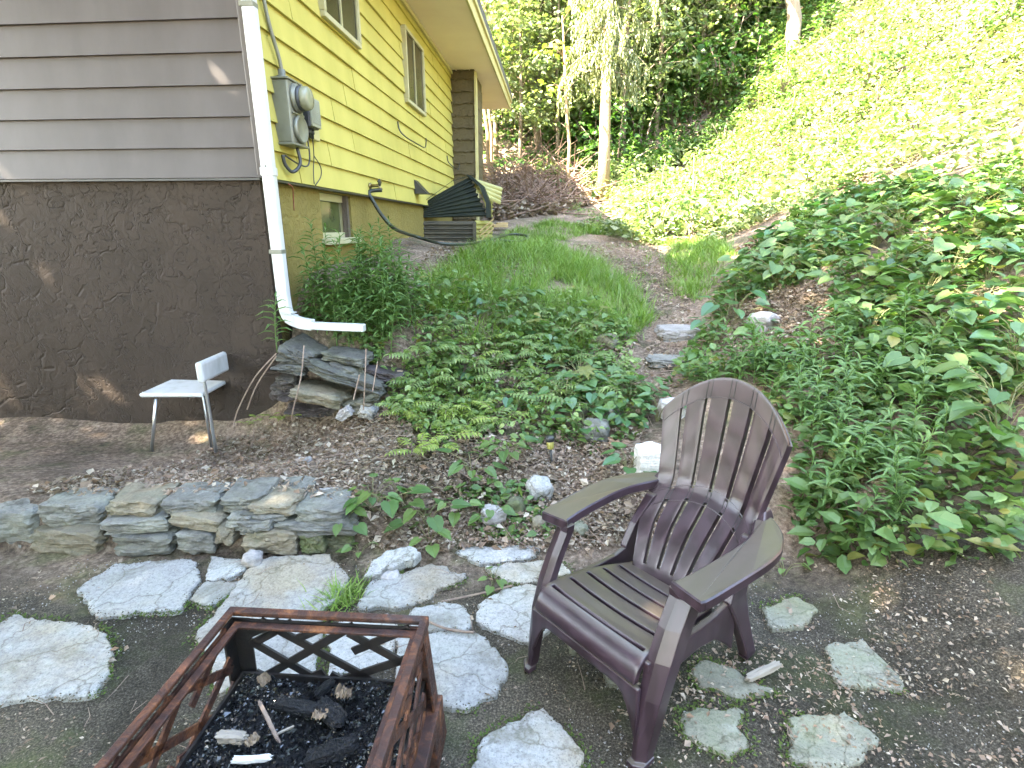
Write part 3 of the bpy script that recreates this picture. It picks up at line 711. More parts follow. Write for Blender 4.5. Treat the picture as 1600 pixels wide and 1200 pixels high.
# ================================================================== corrugated sheets beside the house
def ribbed(c00, c10, c11, c01, nr, amp, m=6, thick=.004, bend=0.0):
    """ruled ribbed sheet; ribs run from edge c00-c01 to edge c10-c11"""
    c = [Vector(x) for x in (c00, c10, c11, c01)]; n0 = (c[1]-c[0]).cross(c[3]-c[0]).normalized()
    rows = nr*6+1; V = []; F = []
    for i in range(rows):
        t = i/(rows-1); ph = (i % 6)/6; hgt = amp*(1 if ph < .34 else (-1 if ph < .67 else -.3))
        for j in range(m+1):
            s = j/m; p = (c[0].lerp(c[3], t)).lerp(c[1].lerp(c[2], t), s)+n0*(hgt*(.35+.65*s)+bend*math.sin(math.pi*s)+bend*.6*math.sin(math.pi*t))
            V.append(tuple(p))
    for i in range(rows-1):
        for j in range(m): a = i*(m+1)+j; F.append((a, a+1, a+m+2, a+m+1))
    return V, F
def sheet_obj(name, VF, mat, parent=None):
    o = obj(name, VF, mat, parent); md = o.modifiers.new('solid', 'SOLIDIFY'); md.thickness = .006; md.offset = 0; return o
A = at_y(655, 322, 8.0); B_ = at_y(736, 276, 8.75); Cc = at_y(763, 338, 8.35); D_ = at_y(662, 340, 8.05)
gs = empty('corrugated_sheet', tuple(at_y(705, 372, 8.4)), 0, 'dark green corrugated sheet, bent and fanned out against the house wall', 'metal sheet')
off = Vector(gs.location)
def rel(p): return tuple(Vector(p)-off)
sheet_obj('ribbed_sheet', ribbed(rel(A), rel(B_), rel(Cc), rel(D_), 8, .020, bend=.05), M['sheet_green'], gs)
pB, pC = Vector(rel(B_)), Vector(rel(Cc))
fl = [(pB+Vector((-.015, -.02, .02))), (pB.lerp(pC, .35)+Vector((.10, -.03, .05))), (pB.lerp(pC, .7)+Vector((.10, -.06, .02))), (pC+Vector((.03, -.04, -.02)))]
V = [];
for p in fl: V += [tuple(p+Vector((-.06, 0, 0))), tuple(p), tuple(p+Vector((.015, .10, 0)))]
sheet_obj('folded_edge', (V, [(i*3+j, i*3+j+1, i*3+j+4, i*3+j+3) for i in range(3) for j in range(2)]), M['sheet_green'], gs)
pA = Vector(rel(A))
ff = [pA, pA.lerp(pB, .3)+Vector((0, 0, .03)), pA.lerp(pB, .62)+Vector((0, 0, .07)), pB]
V = []
for p in ff: V += [tuple(p+Vector((0, -.01, .015))), tuple(p+Vector((0, .12, .035)))]
sheet_obj('torn_edge', (V, [(i*2, i*2+1, i*2+3, i*2+2) for i in range(3)]), M['sheet_green'], gs)
# ribbed box panel standing under it
wb = empty('ribbed_planter_box', tuple(at_y(705, 374, 8.3)), 0, 'low dark ribbed box panel with yellow end, under the green corrugated sheet', 'box'); off = Vector(wb.location)
a0 = Vector(rel(at_y(661, 362, 8.05))); a1 = Vector(rel(at_y(744, 377, 8.2))); a2 = Vector(rel(at_y(769, 362, 8.75)))
def wallpanel(p, q, zb, zt, nr, amp=.016):
    d = (q-p); n = Vector((d.y, -d.x, 0)).normalized(); V = []; F = []; rows = nr*4
    for i in range(rows+1):
        z = zb+(zt-zb)*i/rows; o = amp*(1 if (i % 4) in (1, 2) else -1)
        V += [tuple(Vector((p.x, p.y, z))+n*o), tuple(Vector((q.x, q.y, z))+n*o)]
        if i: F.append((2*i-2, 2*i-1, 2*i+1, 2*i))
    return V, F
sheet_obj('front_panel', wallpanel(a0, a1, -.12, .26, 6), M['sheet_brown'], wb)
sheet_obj('end_panel', wallpanel(a1, a2, -.12, .27, 6, .010), M['sheet_yellow'], wb)
obj('corner_strip', bar(a1+Vector((-.02, -.03, -.15)), Vector((a1.x-.02, a1.y-.03, .25)), .05, .05, (0, 1, 0)), M['sheet_brown'], wb)
obj('end_slats', join([bar(a1+Vector((.05, .06+.0, .02+.07*k-.02)), a2+Vector((.02, 0, .05+.07*k)), .012, .02) for k in range(3)]), M['plywood'], wb)
# pale yellow ribbed sheet behind it
ys = empty('ribbed_sheet', tuple(at_y(765, 340, 8.9)), 0, 'pale yellow ribbed sheet sticking out to the right behind the green corrugated one', 'metal sheet'); off = Vector(ys.location)
sheet_obj('ribbed_panel', ribbed(rel(at_y(737, 277, 8.8)), rel(at_y(785, 292, 9.0)), rel(at_y(782, 319, 8.8)), rel(at_y(746, 300, 8.6)), 4, .014), M['sheet_yellow'], ys)
sheet_obj('under_panel', ribbed(rel(at_y(752, 303, 8.75)), rel(at_y(770, 312, 9.1)), rel(at_y(769, 340, 9.0)), rel(at_y(764, 338, 8.75)), 4, .012), M['sheet_yellow'], ys)
q = hit(781, 358); pb = empty('board_scrap', (q[0], q[1], q[2]), .3, 'short tan board scrap lying on the ground past the corrugated sheets', 'board')
obj('board', join([box((0, 0, .05), (.26, .12, .05)), box((.05, .03, .09), (.2, .08, .03))]), M['plywood'], pb, bevel=.006)

# ================================================================== ADIRONDACK CHAIR
chair = empty('adirondack_chair', (.218, 1.377, 0), math.atan2(-.7697, .6384), 'dark brown resin garden chair with slatted fan back and wide arms on the flagstones', 'chair')
def interp(x, xs, ys): return float(np.interp(x, xs, ys))
def slat_cols(n, gap):   # column borders in -1..1 with flags for slots
    w = (2-(n-1)*gap)/n; cols = []; x = -1
    for i in range(n):
        for k in range(4): cols.append((x+w*k/4, x+w*(k+1)/4, False))
        x += w
        if i < n-1: cols.append((x, x+gap, True)); x += gap
    return cols
def grid_slots(cols, rows, slotrow, P):
    """cols/rows are border lists; cells in a slot column and a slotted row are left open"""
    us = [c[0] for c in cols]+[cols[-1][1]]; V = [P(u, v) for v in rows for u in us]; nc = len(us); F = []
    for j in range(len(rows)-1):
        for i, c in enumerate(cols):
            if c[2] and slotrow(.5*(rows[j]+rows[j+1])): continue
            a = j*nc+i; F.append((a, a+1, a+nc+1, a+nc))
    return V, F
ZB = [.255, .29, .33, .38, .43, .48, .53, .57, .66, .78, .90, .985]
BB = [.440, .452, .475, .507, .545, .598, .648, .668, .690, .714, .735, .748]
ZW = [.255, .33, .42, .50, .54, .60, .70, .80, .84, .99]
WW = [.150, .168, .192, .200, .200, .206, .222, .238, .242, .245]
def topz(a): return .978-.155*(abs(a)/.245)**2.1
def back_pt(u, v):
    # v 0..1 over the back, 1..1.2 for the rolled rim
    vv = min(v, 1.0); zt = topz(u*.245); z = .255+(zt-.255)*vv
    w = interp(z, ZW, WW); a = u*w
    b = interp(z, ZB, BB)-.045*u*u*(.35+.65*min(1, max(0, (z-.3)/.3)))+.012
    if v > 1:
        t = (v-1)/.2; b += .028*math.sin(t*1.4)*1.0; z -= .030*(1-math.cos(t*1.5))-.006*t
    return (a, b, z)
rows = list(np.linspace(0, 1, 61))+[1.05, 1.1, 1.15, 1.2]
cols = slat_cols(6, .088)
def slotb(v): return (.05 < v < .36) or (.425 < v < .905)
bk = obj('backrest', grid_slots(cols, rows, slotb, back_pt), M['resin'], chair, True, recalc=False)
def thick(o, t, off=-1, bev=.003):
    m = o.modifiers.new('solid', 'SOLIDIFY'); m.thickness = t; m.offset = off
    if bev: b = o.modifiers.new('bevel', 'BEVEL'); b.width = bev; b.segments = 2; b.limit_method = 'ANGLE'; b.angle_limit = R(40)
thick(bk, .026, -1)
# moulded grooves that continue the slots across the bands
for c in cols:
    if c[2]:
        for v0, v1 in ((.36, .425), (.905, 1.02)):
            for uu in (c[0]+.010, c[1]-.010):
                pts = [Vector(back_pt(uu, v0+(v1-v0)*k/4))+Vector((0, -.0005, 0)) for k in range(5)]
                obj('groove', tube(pts, .0014, 5), M['black'], bk)
for v0 in (.355, .43, .90):
    obj('moulded_band', tube([Vector(back_pt(-.99+1.98*i/24, v0))+Vector((0, -.0005, .0)) for i in range(25)], .0016, 5), M['resin'], bk)
# seat: slats run across; rounded front
SB = [-.012, -.010, -.002, .012, .03, .05, .13, .25, .36, .44, .46]
SZ = [.268, .285, .306, .325, .337, .343, .337, .318, .292, .270, .268]
arc = np.r_[0, np.cumsum(np.hypot(np.diff(SB), np.diff(SZ)))]
def seat_pt(u, v):   # u along depth 0..1, v across -1..1
    d = u*arc[-1]; b = interp(d, arc, SB); z = interp(d, arc, SZ)
    w = interp(b, [-.02, .1, .3, .46], [.208, .205, .19, .17])
    return (v*w, b, z-.012*(1-v*v)*(1 if b > .06 else .3))
sc = []; L = arc[-1]
edges = [0, .205]+list(np.linspace(.205, 1, 6)[1:]); g_ = .026
for i in range(6):
    a, b_ = edges[i]+(g_/2 if i else 0), edges[i+1]-(g_/2 if i < 5 else 0)
    k = 10 if i == 0 else 4
    for j in range(k): sc.append((a+(b_-a)*j/k, a+(b_-a)*(j+1)/k, False))
    if i < 5: sc.append((edges[i+1]-g_/2, edges[i+1]+g_/2, True))
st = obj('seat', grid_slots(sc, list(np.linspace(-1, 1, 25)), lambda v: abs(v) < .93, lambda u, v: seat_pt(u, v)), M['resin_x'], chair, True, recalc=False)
thick(st, .022, 1)
# front apron with its arched lower edge
ap = []
na = 24
def arch(a): return .262-.0+(-.175*max(0, (abs(a)-.135)/.085)**2.2) if abs(a) > .135 else .262-.018+.018*(abs(a)/.135)**2
V = []; F = []
for i in range(na+1):
    a = -.222+.444*i/na; zb = max(.075, .225-.15*max(0, (abs(a)-.14)/.082)**2)
    for b_ in (.0, .016): V += [(a, b_-.012, zb), (a, b_-.012, .262)]
for i in range(na):
    q = i*4; F += [(q, q+4, q+5, q+1), (q+2, q+3, q+7, q+6), (q, q+2, q+6, q+4), (q+1, q+5, q+7, q+3)]
F += [(0, 1, 3, 2), (na*4, na*4+2, na*4+3, na*4+1)]
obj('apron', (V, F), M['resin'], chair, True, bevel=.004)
def loft(st_, n=None):
    V = []; F = []; m = len(st_[0])
    for ring in st_: V += [tuple(p) for p in ring]
    for i in range(len(st_)-1):
        for k in range(m): F.append((i*m+k, i*m+(k+1) % m, (i+1)*m+(k+1) % m, (i+1)*m+k))
    F += [tuple(range(m))[::-1], tuple((len(st_)-1)*m+k for k in range(m))]
    return V, F
for sg in (-1, 1):
    # front leg and arm post in one moulding: an L section, flaring at the foot
    S = [(0.0, .214, .262, -.030, .040), (.018, .214, .262, -.030, .040), (.020, .218, .258, -.014, .040), (.10, .214, .262, -.006, .058), (.22, .206, .268, .012, .085), (.33, .203, .270, .046, .125), (.42, .203, .268, .085, .172), (.50, .203, .268, .128, .215), (.524, .200, .272, .128, .235)]
    rings = []
    for z, a0_, a1_, b0, b1 in S:
        am = a0_+(a1_-a0_)*.42
        rings.append([(sg*a0_, b0, z), (sg*am, b0-.002, z), (sg*a1_, b0+.018, z), (sg*a1_, b1, z), (sg*(a1_-.022), b1, z), (sg*(a1_-.022), b0+.045, z), (sg*a0_, b0+.035, z)])
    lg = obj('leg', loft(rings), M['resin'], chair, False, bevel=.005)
    # rear leg and side rail
    rl = []
    for (b, zt, zb) in ((.03, .325, .19), (.10, .322, .215), (.2, .312, .222), (.3, .30, .222), (.40, .298, .200), (.48, .31, .135), (.53, .30, .085)):
        rl.append([(sg*.202, b, zb), (sg*.222, b, zb), (sg*.222, b, zt), (sg*.202, b, zt)])
    obj('side_rail', loft(rl), M['resin'], chair, False, bevel=.005)
    rr = []
    for (z, b0, b1, a0_, a1_) in ((0, .615, .675, .205, .245), (.015, .615, .675, .205, .245), (.10, .575, .64, .204, .240), (.20, .522, .60, .203, .236), (.31, .455, .565, .202, .232), (.40, .50, .60, .195, .225), (.50, .58, .65, .175, .215)):
        rr.append([(sg*a0_, b0, z), (sg*a1_, b0, z), (sg*a1_, b1, z), (sg*a0_, b1, z)])
    obj('leg', loft(rr), M['resin'], chair, False, bevel=.006)
    # armrest: thick plan outline, underside hollow skirt
    outl = [(.212, .128), (.300, .112), (.318, .125), (.332, .25), (.342, .38), (.343, .46), (.334, .53), (.306, .60), (.262, .655), (.215, .690), (.188, .69), (.186, .655), (.204, .600), (.226, .54), (.236, .46), (.234, .36), (.224, .22), (.212, .14)]
    def dz(b): return .547-.006*(abs(b-.3)/.3)**2+(.012*max(0, (b-.55)/.12))
    P = [Vector((sg*a, b, 0)) for a, b in outl]
    P = smooth_path(P[1:]+P[:2], 3)[:-1]
    n = len(P); cx = sum(p.x for p in P)/n; cy = sum(p.y for p in P)/n
    V = []
    for zoff, ins in ((-.036, .004), (-.030, 0), (-.004, 0), (0, .005)):
        for i, p in enumerate(P):
            t = (P[(i+1) % n]-P[i-1]).normalized(); nn = Vector((-t.y, t.x, 0))*(-1 if sg < 0 else 1)
            V.append((p.x+nn.x*ins, p.y+nn.y*ins, dz(p.y)+zoff))
    F = [(j*n+i, j*n+(i+1) % n, (j+1)*n+(i+1) % n, (j+1)*n+i) for j in range(3) for i in range(n)]
    F += [tuple(range(n))[::-1], tuple(3*n+i for i in range(n))]
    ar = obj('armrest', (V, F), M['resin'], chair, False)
    md = ar.modifiers.new('bevel', 'BEVEL'); md.width = .003; md.segments = 2; md.angle_limit = R(40); md.limit_method = 'ANGLE'
    # web joining the arm and the back
    wbm = []
    for z, a0_, a1_, b0, b1 in ((.44, .188, .205, .57, .60), (.50, .186, .222, .60, .655), (.54, .184, .23, .63, .70), (.575, .196, .214, .66, .70)):
        wbm.append([(sg*a0_, b0, z), (sg*a1_, b0, z), (sg*a1_, b1, z), (sg*a0_, b1, z)])
    obj('arm_web', loft(wbm), M['resin'], chair, False, bevel=.006)

# ================================================================== FIRE PIT
PS = .575   # side
pit = empty('fire_pit', (-.26-.285, 1.29-.287, 0), R(-4.0), 'square rusty steel fire pit with crossed lattice sides and spark screen, at bottom left', 'fire pit')
hf = PS/2; ZT = .45
def frame_ring(h_out, h_in, z0, z1):
    V = []
    for h, z in ((h_out, z0), (h_out, z1), (h_in, z1), (h_in, z0)):
        V += [(-h, -h, z), (h, -h, z), (h, h, z), (-h, h, z)]
    F = []
    for a in range(4):
        b = (a+1) % 4
        for k in range(4): F.append((a*4+k, a*4+(k+1) % 4, b*4+(k+1) % 4, b*4+k))
    return V, F
obj('rim', frame_ring(hf+.004, hf-.018, ZT-.012, ZT), M['rust'], pit, bevel=.003)
obj('inner_ledge', frame_ring(hf-.018, hf-.040, ZT-.042, ZT-.033), M['rust'], pit, bevel=.002)
obj('rim_skirt', frame_ring(hf+.003, hf-.001, ZT-.030, ZT-.0125), M['rust'], pit)
ZL = .10
for sx, sy in ((1, 1), (-1, 1), (1, -1), (-1, -1)):
    obj('corner_post', loft([[(sx*(hf-.055+.02*t), sy*(hf-.003+.02*t), z), (sx*(hf+.02*t), sy*(hf-.003+.02*t), z), (sx*(hf+.02*t), sy*(hf-.055+.02*t), z), (sx*(hf-.006+.02*t), sy*(hf-.055+.02*t), z), (sx*(hf-.006+.02*t), sy*(hf-.009+.02*t), z), (sx*(hf-.055+.02*t), sy*(hf-.009+.02*t), z)] for z, t in ((ZL, 1.0), (ZT-.032, 0))]), M['rust'] if sx > 0 else M['soot'], pit)
    obj('foot', loft([[(sx*(hf+.035-q), sy*(hf+.035-q), z), (sx*(hf-.09), sy*(hf+.035-q), z), (sx*(hf-.09), sy*(hf-.09), z), (sx*(hf+.035-q), sy*(hf-.09), z)] for z, q in ((0, 0), (.115, .008), (.125, .02))]), M['rust'], pit, bevel=.004)
obj('base_ring', frame_ring(hf+.028, hf-.03, .105, .150), M['rust'], pit, bevel=.004)
def lattice(w, h):
    parts = []
    lines = [((-.5, .62), (.28, -.1)), ((-.16, 1.0), (.5, .18)), ((.22, 1.0), (.5, .68)), ((-.5, .12), (-.36, 0)),
             ((-.5, .0), (.42, 1.0)), ((-.5, .48), (-.12, .9)), ((-.08, .02), (.5, .72)), ((.2, -.02), (.5, .3)), ((-.5, 1.0), (-.14, .66)), ((-.02, 1.0), (.2, .79)), ((-.5, .3), (-.28, .1)), ((.06, .36), (.34, .08)), ((-.3, .0), (.02, .33)), ((.3, 1.0), (.5, .82))]
    for (x0, y0), (x1, y1) in lines:
        parts.append(bar((x0*w, 0, max(0, min(1, y0))*h), (x1*w, 0, max(0, min(1, y1))*h), .007, .024, (0, 0, 1)))
    return parts
PW = PS-.10; PH = ZT-.035-.15
for a in range(4):
    ang = a*math.pi/2
    lp = obj('lattice_panel', join(lattice(PW, PH)+[bar((-PW/2, .001, .008), (PW/2, .001, .008), .006, .02), bar((-PW/2, .001, PH-.006), (PW/2, .001, PH-.006), .006, .02)]), M['soot'] if a == 2 else M['rust'], pit)
    lp.rotation_euler = (0, 0, ang); lp.location = (math.sin(ang)*(hf-.008), -math.cos(ang)*(hf-.008), .15)
    scn = obj('spark_screen', ([(-PW/2, .006, 0), (PW/2, .006, 0), (PW/2, .006, PH), (-PW/2, .006, PH)], [(0, 1, 2, 3)]), M['screen'], lp)
obj('fire_bowl', frame_ring(hf-.012, hf-.02, .11, .235), M['soot'], pit)
obj('bowl_floor', box((0, 0, .12), (PS-.03, PS-.03, .012)), M['soot'], pit)
pw = pit.matrix_basis
# ash bed and charcoal bits inside the pit
n = 60; xs = np.linspace(-hf+.022, hf-.022, n)
V = []
for y in xs:
    for x in xs:
        e = max(abs(x), abs(y))/hf
        V.append(tuple(pw@Vector((x, y, .222+.022*mnoise.noise((x*9, y*9, 2))+.010*mnoise.noise((x*26, y*26, 5))+.02*(1-e)))))
tag(obj('ash', (V, np.array([(j*n+i, j*n+i+1, (j+1)*n+i+1, (j+1)*n+i) for j in range(n-1) for i in range(n-1)])), M['ash'], smooth=True), 'bed of black ash filling the rusty fire pit', 'ash', kind='stuff')
def chunks(P, size, r, flat=.7):
    """little irregular tetrahedral-ish chips"""
    T = np.array([(0, 0, .9), (.9, .1, -.3), (-.5, .8, -.35), (-.45, -.75, -.3), (.2, .1, -.8)]); Fc = np.array([(0, 1, 2), (0, 2, 3), (0, 3, 1), (4, 2, 1), (4, 3, 2), (4, 1, 3)])
    k = len(P); V = np.repeat(T[None], k, 0)*r.uniform(.6, 1.4, (k, 5, 1))*r.uniform(.5, 1.3, (k, 1, 3))*np.array([1, 1, flat])
    a = r.uniform(0, 6.28, k); ca, sa = np.cos(a)[:, None], np.sin(a)[:, None]
    X = V[..., 0]*ca-V[..., 1]*sa; Yy = V[..., 0]*sa+V[..., 1]*ca
    V = np.stack([X, Yy, V[..., 2]], -1)*np.asarray(size).reshape(-1, 1, 1)+P[:, None]
    F = Fc[None]+(np.arange(k)*5)[:, None, None]
    return V.reshape(-1, 3), F.reshape(-1, 3)
k = 5200; p2 = rng.uniform(-hf+.03, hf-.03, (k, 2))
P = np.array([tuple(pw@Vector((x, y, .236+.022*mnoise.noise((x*9, y*9, 2))+.02*(1-max(abs(x), abs(y))/hf)))) for x, y in p2])
tag(obj('charcoal', chunks(P, rng.uniform(.002, .0085, k)*np.where(rng.uniform(size=k) < .05, 2.0, 1), rng), M['charcoal_bits']), 'loose charcoal bits spread over the ash in the fire pit', 'charcoal', kind='stuff')
def lump(seed, size, layered=1.0, boxy=.5, amp=.12, sub=3, freq=1.6):
    bm = bmesh.new(); bmesh.ops.create_icosphere(bm, subdivisions=sub, radius=1.0)
    o = Vector((seed*3.7, seed*1.3, seed*2.1))
    for v in bm.verts:
        d = v.co.normalized(); m_ = max(abs(d.x), abs(d.y), abs(d.z)); q = d*((1-boxy)+boxy/m_*.92)
        s1 = mnoise.noise(q*freq+o); s2 = mnoise.noise(Vector((q.x*3, q.y*3, q.z*3*(1+3*layered)))*1.3+o); s3 = mnoise.noise(q*7+o)
        q = q*(1+amp*s1*2.0)+Vector((d.x, d.y, 0))*amp*s2*(.9*layered+.25)+d*amp*.35*s3
        v.co = Vector((q.x*size[0], q.y*size[1], q.z*size[2]))
    V = [tuple(v.co) for v in bm.verts]; F = [tuple(v.index for v in f.verts) for f in bm.faces]; bm.free()
    return V, F
def in_pit(px, py, z): return at_z(px, py, z)
def log(name, p0, p1, rad, mat, label, cat_, seed, group=None):
    p0, p1 = Vector(p0), Vector(p1); Lg = (p1-p0).length; V, F = lump(seed, (Lg/2, rad, rad*.85), 0, .65, .13, 4, 2.4)
    q = (p1-p0).to_track_quat('X', 'Z'); o = obj(name, (V, F), mat, None, False, loc=(p0+p1)/2); o.rotation_mode = 'QUATERNION'; o.rotation_quaternion = q
    return tag(o, label, cat_, group)
log('charred_log', in_pit(475, 1190, .262), in_pit(562, 1158, .262), .021, M['char'], 'charred round log lying along the front right of the ash bed', 'log', 3)
log('charred_log', in_pit(430, 1098, .268), in_pit(502, 1110, .272), .017, M['char'], 'charred log leaning in the middle of the fire pit', 'log', 4)
log('charred_log', in_pit(498, 1096, .275), in_pit(536, 1132, .27), .022, M['char'], 'thick blocky charred log stub beside the crumpled dry leaf', 'log', 5)
log('charred_log', in_pit(492, 1088, .262), in_pit(522, 1062, .262), .012, M['char'], 'thin charred stick near the back of the fire pit', 'stick', 6)
log('white_stick', in_pit(361, 1188, .268), in_pit(424, 1184, .268), .008, M['white_stick'], 'small white stick on the ash at the front of the fire pit', 'stick', 7)
log('wood_scrap', in_pit(338, 1150, .262), in_pit(386, 1153, .262), .014, M['pale_wood'], 'pale weathered wood scrap at the left edge of the ash', 'wood scrap', 8)
log('thin_stick', in_pit(404, 1094, .272), in_pit(436, 1160, .268), .005, M['twig'], 'long thin brown stick lying across the ash', 'stick', 9)
log('thin_stick', in_pit(433, 1147, .268), in_pit(460, 1134, .268), .003, M['pale_wood'], 'short pale thin stick on the ash', 'stick', 10)
def crumple(px, py, z, s, seed, label):
    c = in_pit(px, py, z); r = random.Random(seed); V = []; F = []; n_ = 9
    for j in range(n_):
        for i in range(n_):
            x, y = i/(n_-1)-.5, j/(n_-1)-.5
            V.append((x*s*(1-.4*abs(y)), y*s*(1-.4*abs(x)), s*.55*abs(mnoise.noise((x*4+seed, y*4, seed)))+s*.25*mnoise.noise((x*9, y*9, seed))))
    for j in range(n_-1):
        for i in range(n_-1): F.append((j*n_+i, j*n_+i+1, (j+1)*n_+i+1, (j+1)*n_+i))
    o = obj('dry_leaf', (V, F), M['dry_leaf'], loc=c); o.rotation_euler = (.35, .1, seed); tag(o, label, 'leaf')
    m = o.modifiers.new('s', 'SOLIDIFY'); m.thickness = .001
crumple(412, 1062, .272, .036, 1, 'crumpled dry leaf in the back left corner of the fire pit')
crumple(536, 1084, .285, .045, 2, 'crumpled dry leaf by the right side of the fire pit')
crumple(500, 1118, .285, .04, 3, 'small crumpled dry leaf on the log in the middle of the ash')
crumple(395, 1158, .268, .035, 4, 'curled dry leaf next to the pale wood scrap')

# ================================================================== FLAGSTONES (each its own slab)
FLAG_EDGES = []
def slab_stone(name, pts, zt, thick_, mat, label, cat_='flagstone', group=None, seed=0, tilt=None, worldpts=False):
    r = random.Random(seed); W = [Vector(p) if worldpts else Vector(at_z(*p, zt)) for p in pts]
    n0 = len(W); out = []
    for i in range(n0):
        a, b = W[i], W[(i+1) % n0]; k = max(2, int((b-a).length/.010)); t_ = (b-a); nn = Vector((t_.y, -t_.x, 0)).normalized() if t_.length else Vector()
        for j in range(k):
            p = a.lerp(b, j/k); q = p*16
            p = p+nn*(.017*mnoise.noise((q.x*.45, q.y*.45, seed))+.013*mnoise.noise((q.x*1.5, q.y*1.5, seed+5))+.007*mnoise.noise((q.x*4.5, q.y*4.5, seed+9)))
            out.append(p)
    FLAG_EDGES.append(out)
    c = sum(out, Vector())/len(out); ground = h1(c.x, c.y)
    n = len(out); V = []
    for ins, dz_ in ((-.004, -thick_), (-.003, -.007), (.001, -.002), (.005, 0)):
        for p in out:
            d = (c-p); d.z = 0; d.normalize(); V.append((p.x+d.x*ins-c.x, p.y+d.y*ins-c.y, dz_+.004*mnoise.noise((p.x*7, p.y*7, seed))*(dz_ > -.02)))
    rings = 5
    for k in range(1, rings):
        f = 1-k/rings
        for i in range(n):
            p = V[3*n+i]; V.append((p[0]*f, p[1]*f, .0035*mnoise.noise(((p[0]*f+c.x)*9, (p[1]*f+c.y)*9, seed))+.002))
    V.append((0, 0, .002)); m_ = 3+rings
    F = [(j*n+i, j*n+(i+1) % n, (j+1)*n+(i+1) % n, (j+1)*n+i) for j in range(m_-1) for i in range(n)]
    F += [((m_-1)*n+i, (m_-1)*n+(i+1) % n, len(V)-1) for i in range(n)]+[tuple(range(n))[::-1]]
    o = obj(name, (V, F), mat, None, False, loc=(c.x, c.y, zt))
    if tilt: o.rotation_euler = tilt
    return tag(o, label, cat_, group)
FG = 'flagstones laid in the patio'
fs = [
 ([(395,880),(425,868),(515,865),(540,893),(541,915),(528,935),(505,952),(500,1000),(488,1062),(340,1075),(312,985)], .020, 'flag', 'large blue grey flagstone behind the fire pit below the low stone wall'),
 ([(567,895),(580,875),(605,862),(640,857),(657,866),(642,876),(605,884),(590,893)], .050, 'flag', 'small tilted flagstone lip at the foot of the dirt bank'),
 ([(584,904),(622,896),(673,880),(694,884),(708,893),(731,896),(725,907),(685,919),(671,933),(627,948),(560,946)], .018, 'flag', 'wedge shaped blue grey flagstone in the middle behind the fire pit'),
 ([(711,860),(734,855),(800,853),(842,853),(838,866),(800,876),(752,877)], .025, 'flag', 'flat long flagstone touching the bank left of the chair'),
 ([(759,884),(800,878),(850,874),(880,880),(890,896),(850,903),(797,907),(768,897)], .018, 'flag', 'narrow flagstone just behind the left chair arm'),
 ([(745,942),(790,918),(835,912),(860,920),(872,950),(855,985),(830,1003),(790,987),(744,966)], .018, 'flag', 'pointed pale flagstone beside the left front chair leg'),
 ([(640,950),(690,941),(722,945),(737,962),(728,979),(690,984),(640,984)], .018, 'flag', 'small flagstone at the back right corner of the fire pit'),
 ([(620,990),(690,988),(742,990),(776,1010),(793,1040),(772,1078),(722,1105),(680,1101),(620,1100)], .022, 'flag', 'big cracked pale flagstone right of the fire pit'),
 ([(752,1155),(795,1130),(850,1104),(872,1130),(910,1182),(905,1225),(735,1235)], .020, 'flag', 'angular pale flagstone at the bottom centre of the patio'),
 ([(877,976),(905,980),(928,1000),(892,1018)], .012, 'flag_moss', 'small flagstone chip under the chair seat'),
 ([(944,1026),(985,1043),(997,1075),(950,1067)], .014, 'flag_moss', 'yellowed flagstone in the shade under the chair front'),
 ([(1082,1046),(1100,1030),(1150,1048),(1170,1060),(1212,1081),(1150,1088),(1088,1072)], .014, 'flag_moss', 'mossy green flagstone by the rear right chair leg'),
 ([(1068,1112),(1100,1104),(1158,1108),(1152,1132),(1167,1160),(1140,1182),(1075,1150)], .012, 'flag_moss', 'greenish flagstone to the right of the near chair leg'),
 ([(1194,948),(1245,930),(1275,950),(1250,978),(1205,982)], .012, 'flag_moss', 'small mossy flagstone behind the chair at the right'),
 ([(330,868),(378,874),(380,888),(352,906),(320,905)], .018, 'flag', 'small flagstone below the left end of the low stone wall'),
 ([(320,909),(374,908),(362,925),(330,945),(300,935)], .018, 'flag', 'cracked flagstone left of the large one behind the fire pit'),
 ([(512,985),(560,956),(618,958),(622,985),(608,1035),(515,1056)], .016, 'flag', 'flagstone seen through the back screen of the fire pit'),
 ([(180,880),(300,872),(312,905),(280,950),(150,960),(120,920)], .018, 'flag', 'broad flagstone at the far left of the patio'),
 ([(20,960),(130,975),(180,1010),(150,1080),(-20,1100),(-60,1010)], .018, 'flag', 'flagstone at the left border of the patio'),
 ([(1290,1010),(1390,990),(1440,1030),(1400,1075),(1310,1070)], .012, 'flag_moss', 'mossy flagstone at the far right of the patio'),
 ([(1230,1120),(1320,1110),(1370,1150),(1330,1200),(1240,1190)], .012, 'flag_moss', 'flat greenish flagstone at the lower right of the patio'),
]
for i, (pts, zt, m_, lab) in enumerate(fs):
    slab_stone('flagstone', pts, zt*.55 if i != 1 else zt, .045, M[m_], lab, 'flagstone', FG, seed=i+1, tilt=(R(9), R(-3), 0) if i == 1 else None)
# cone / bark chip beside the rear leg
log('bark_chip', at_z(1166, 1062, .03), at_z(1219, 1036, .03), .013, M['pale_wood'], 'long pale bark chip lying by the rear right chair leg', 'bark chip', 21)

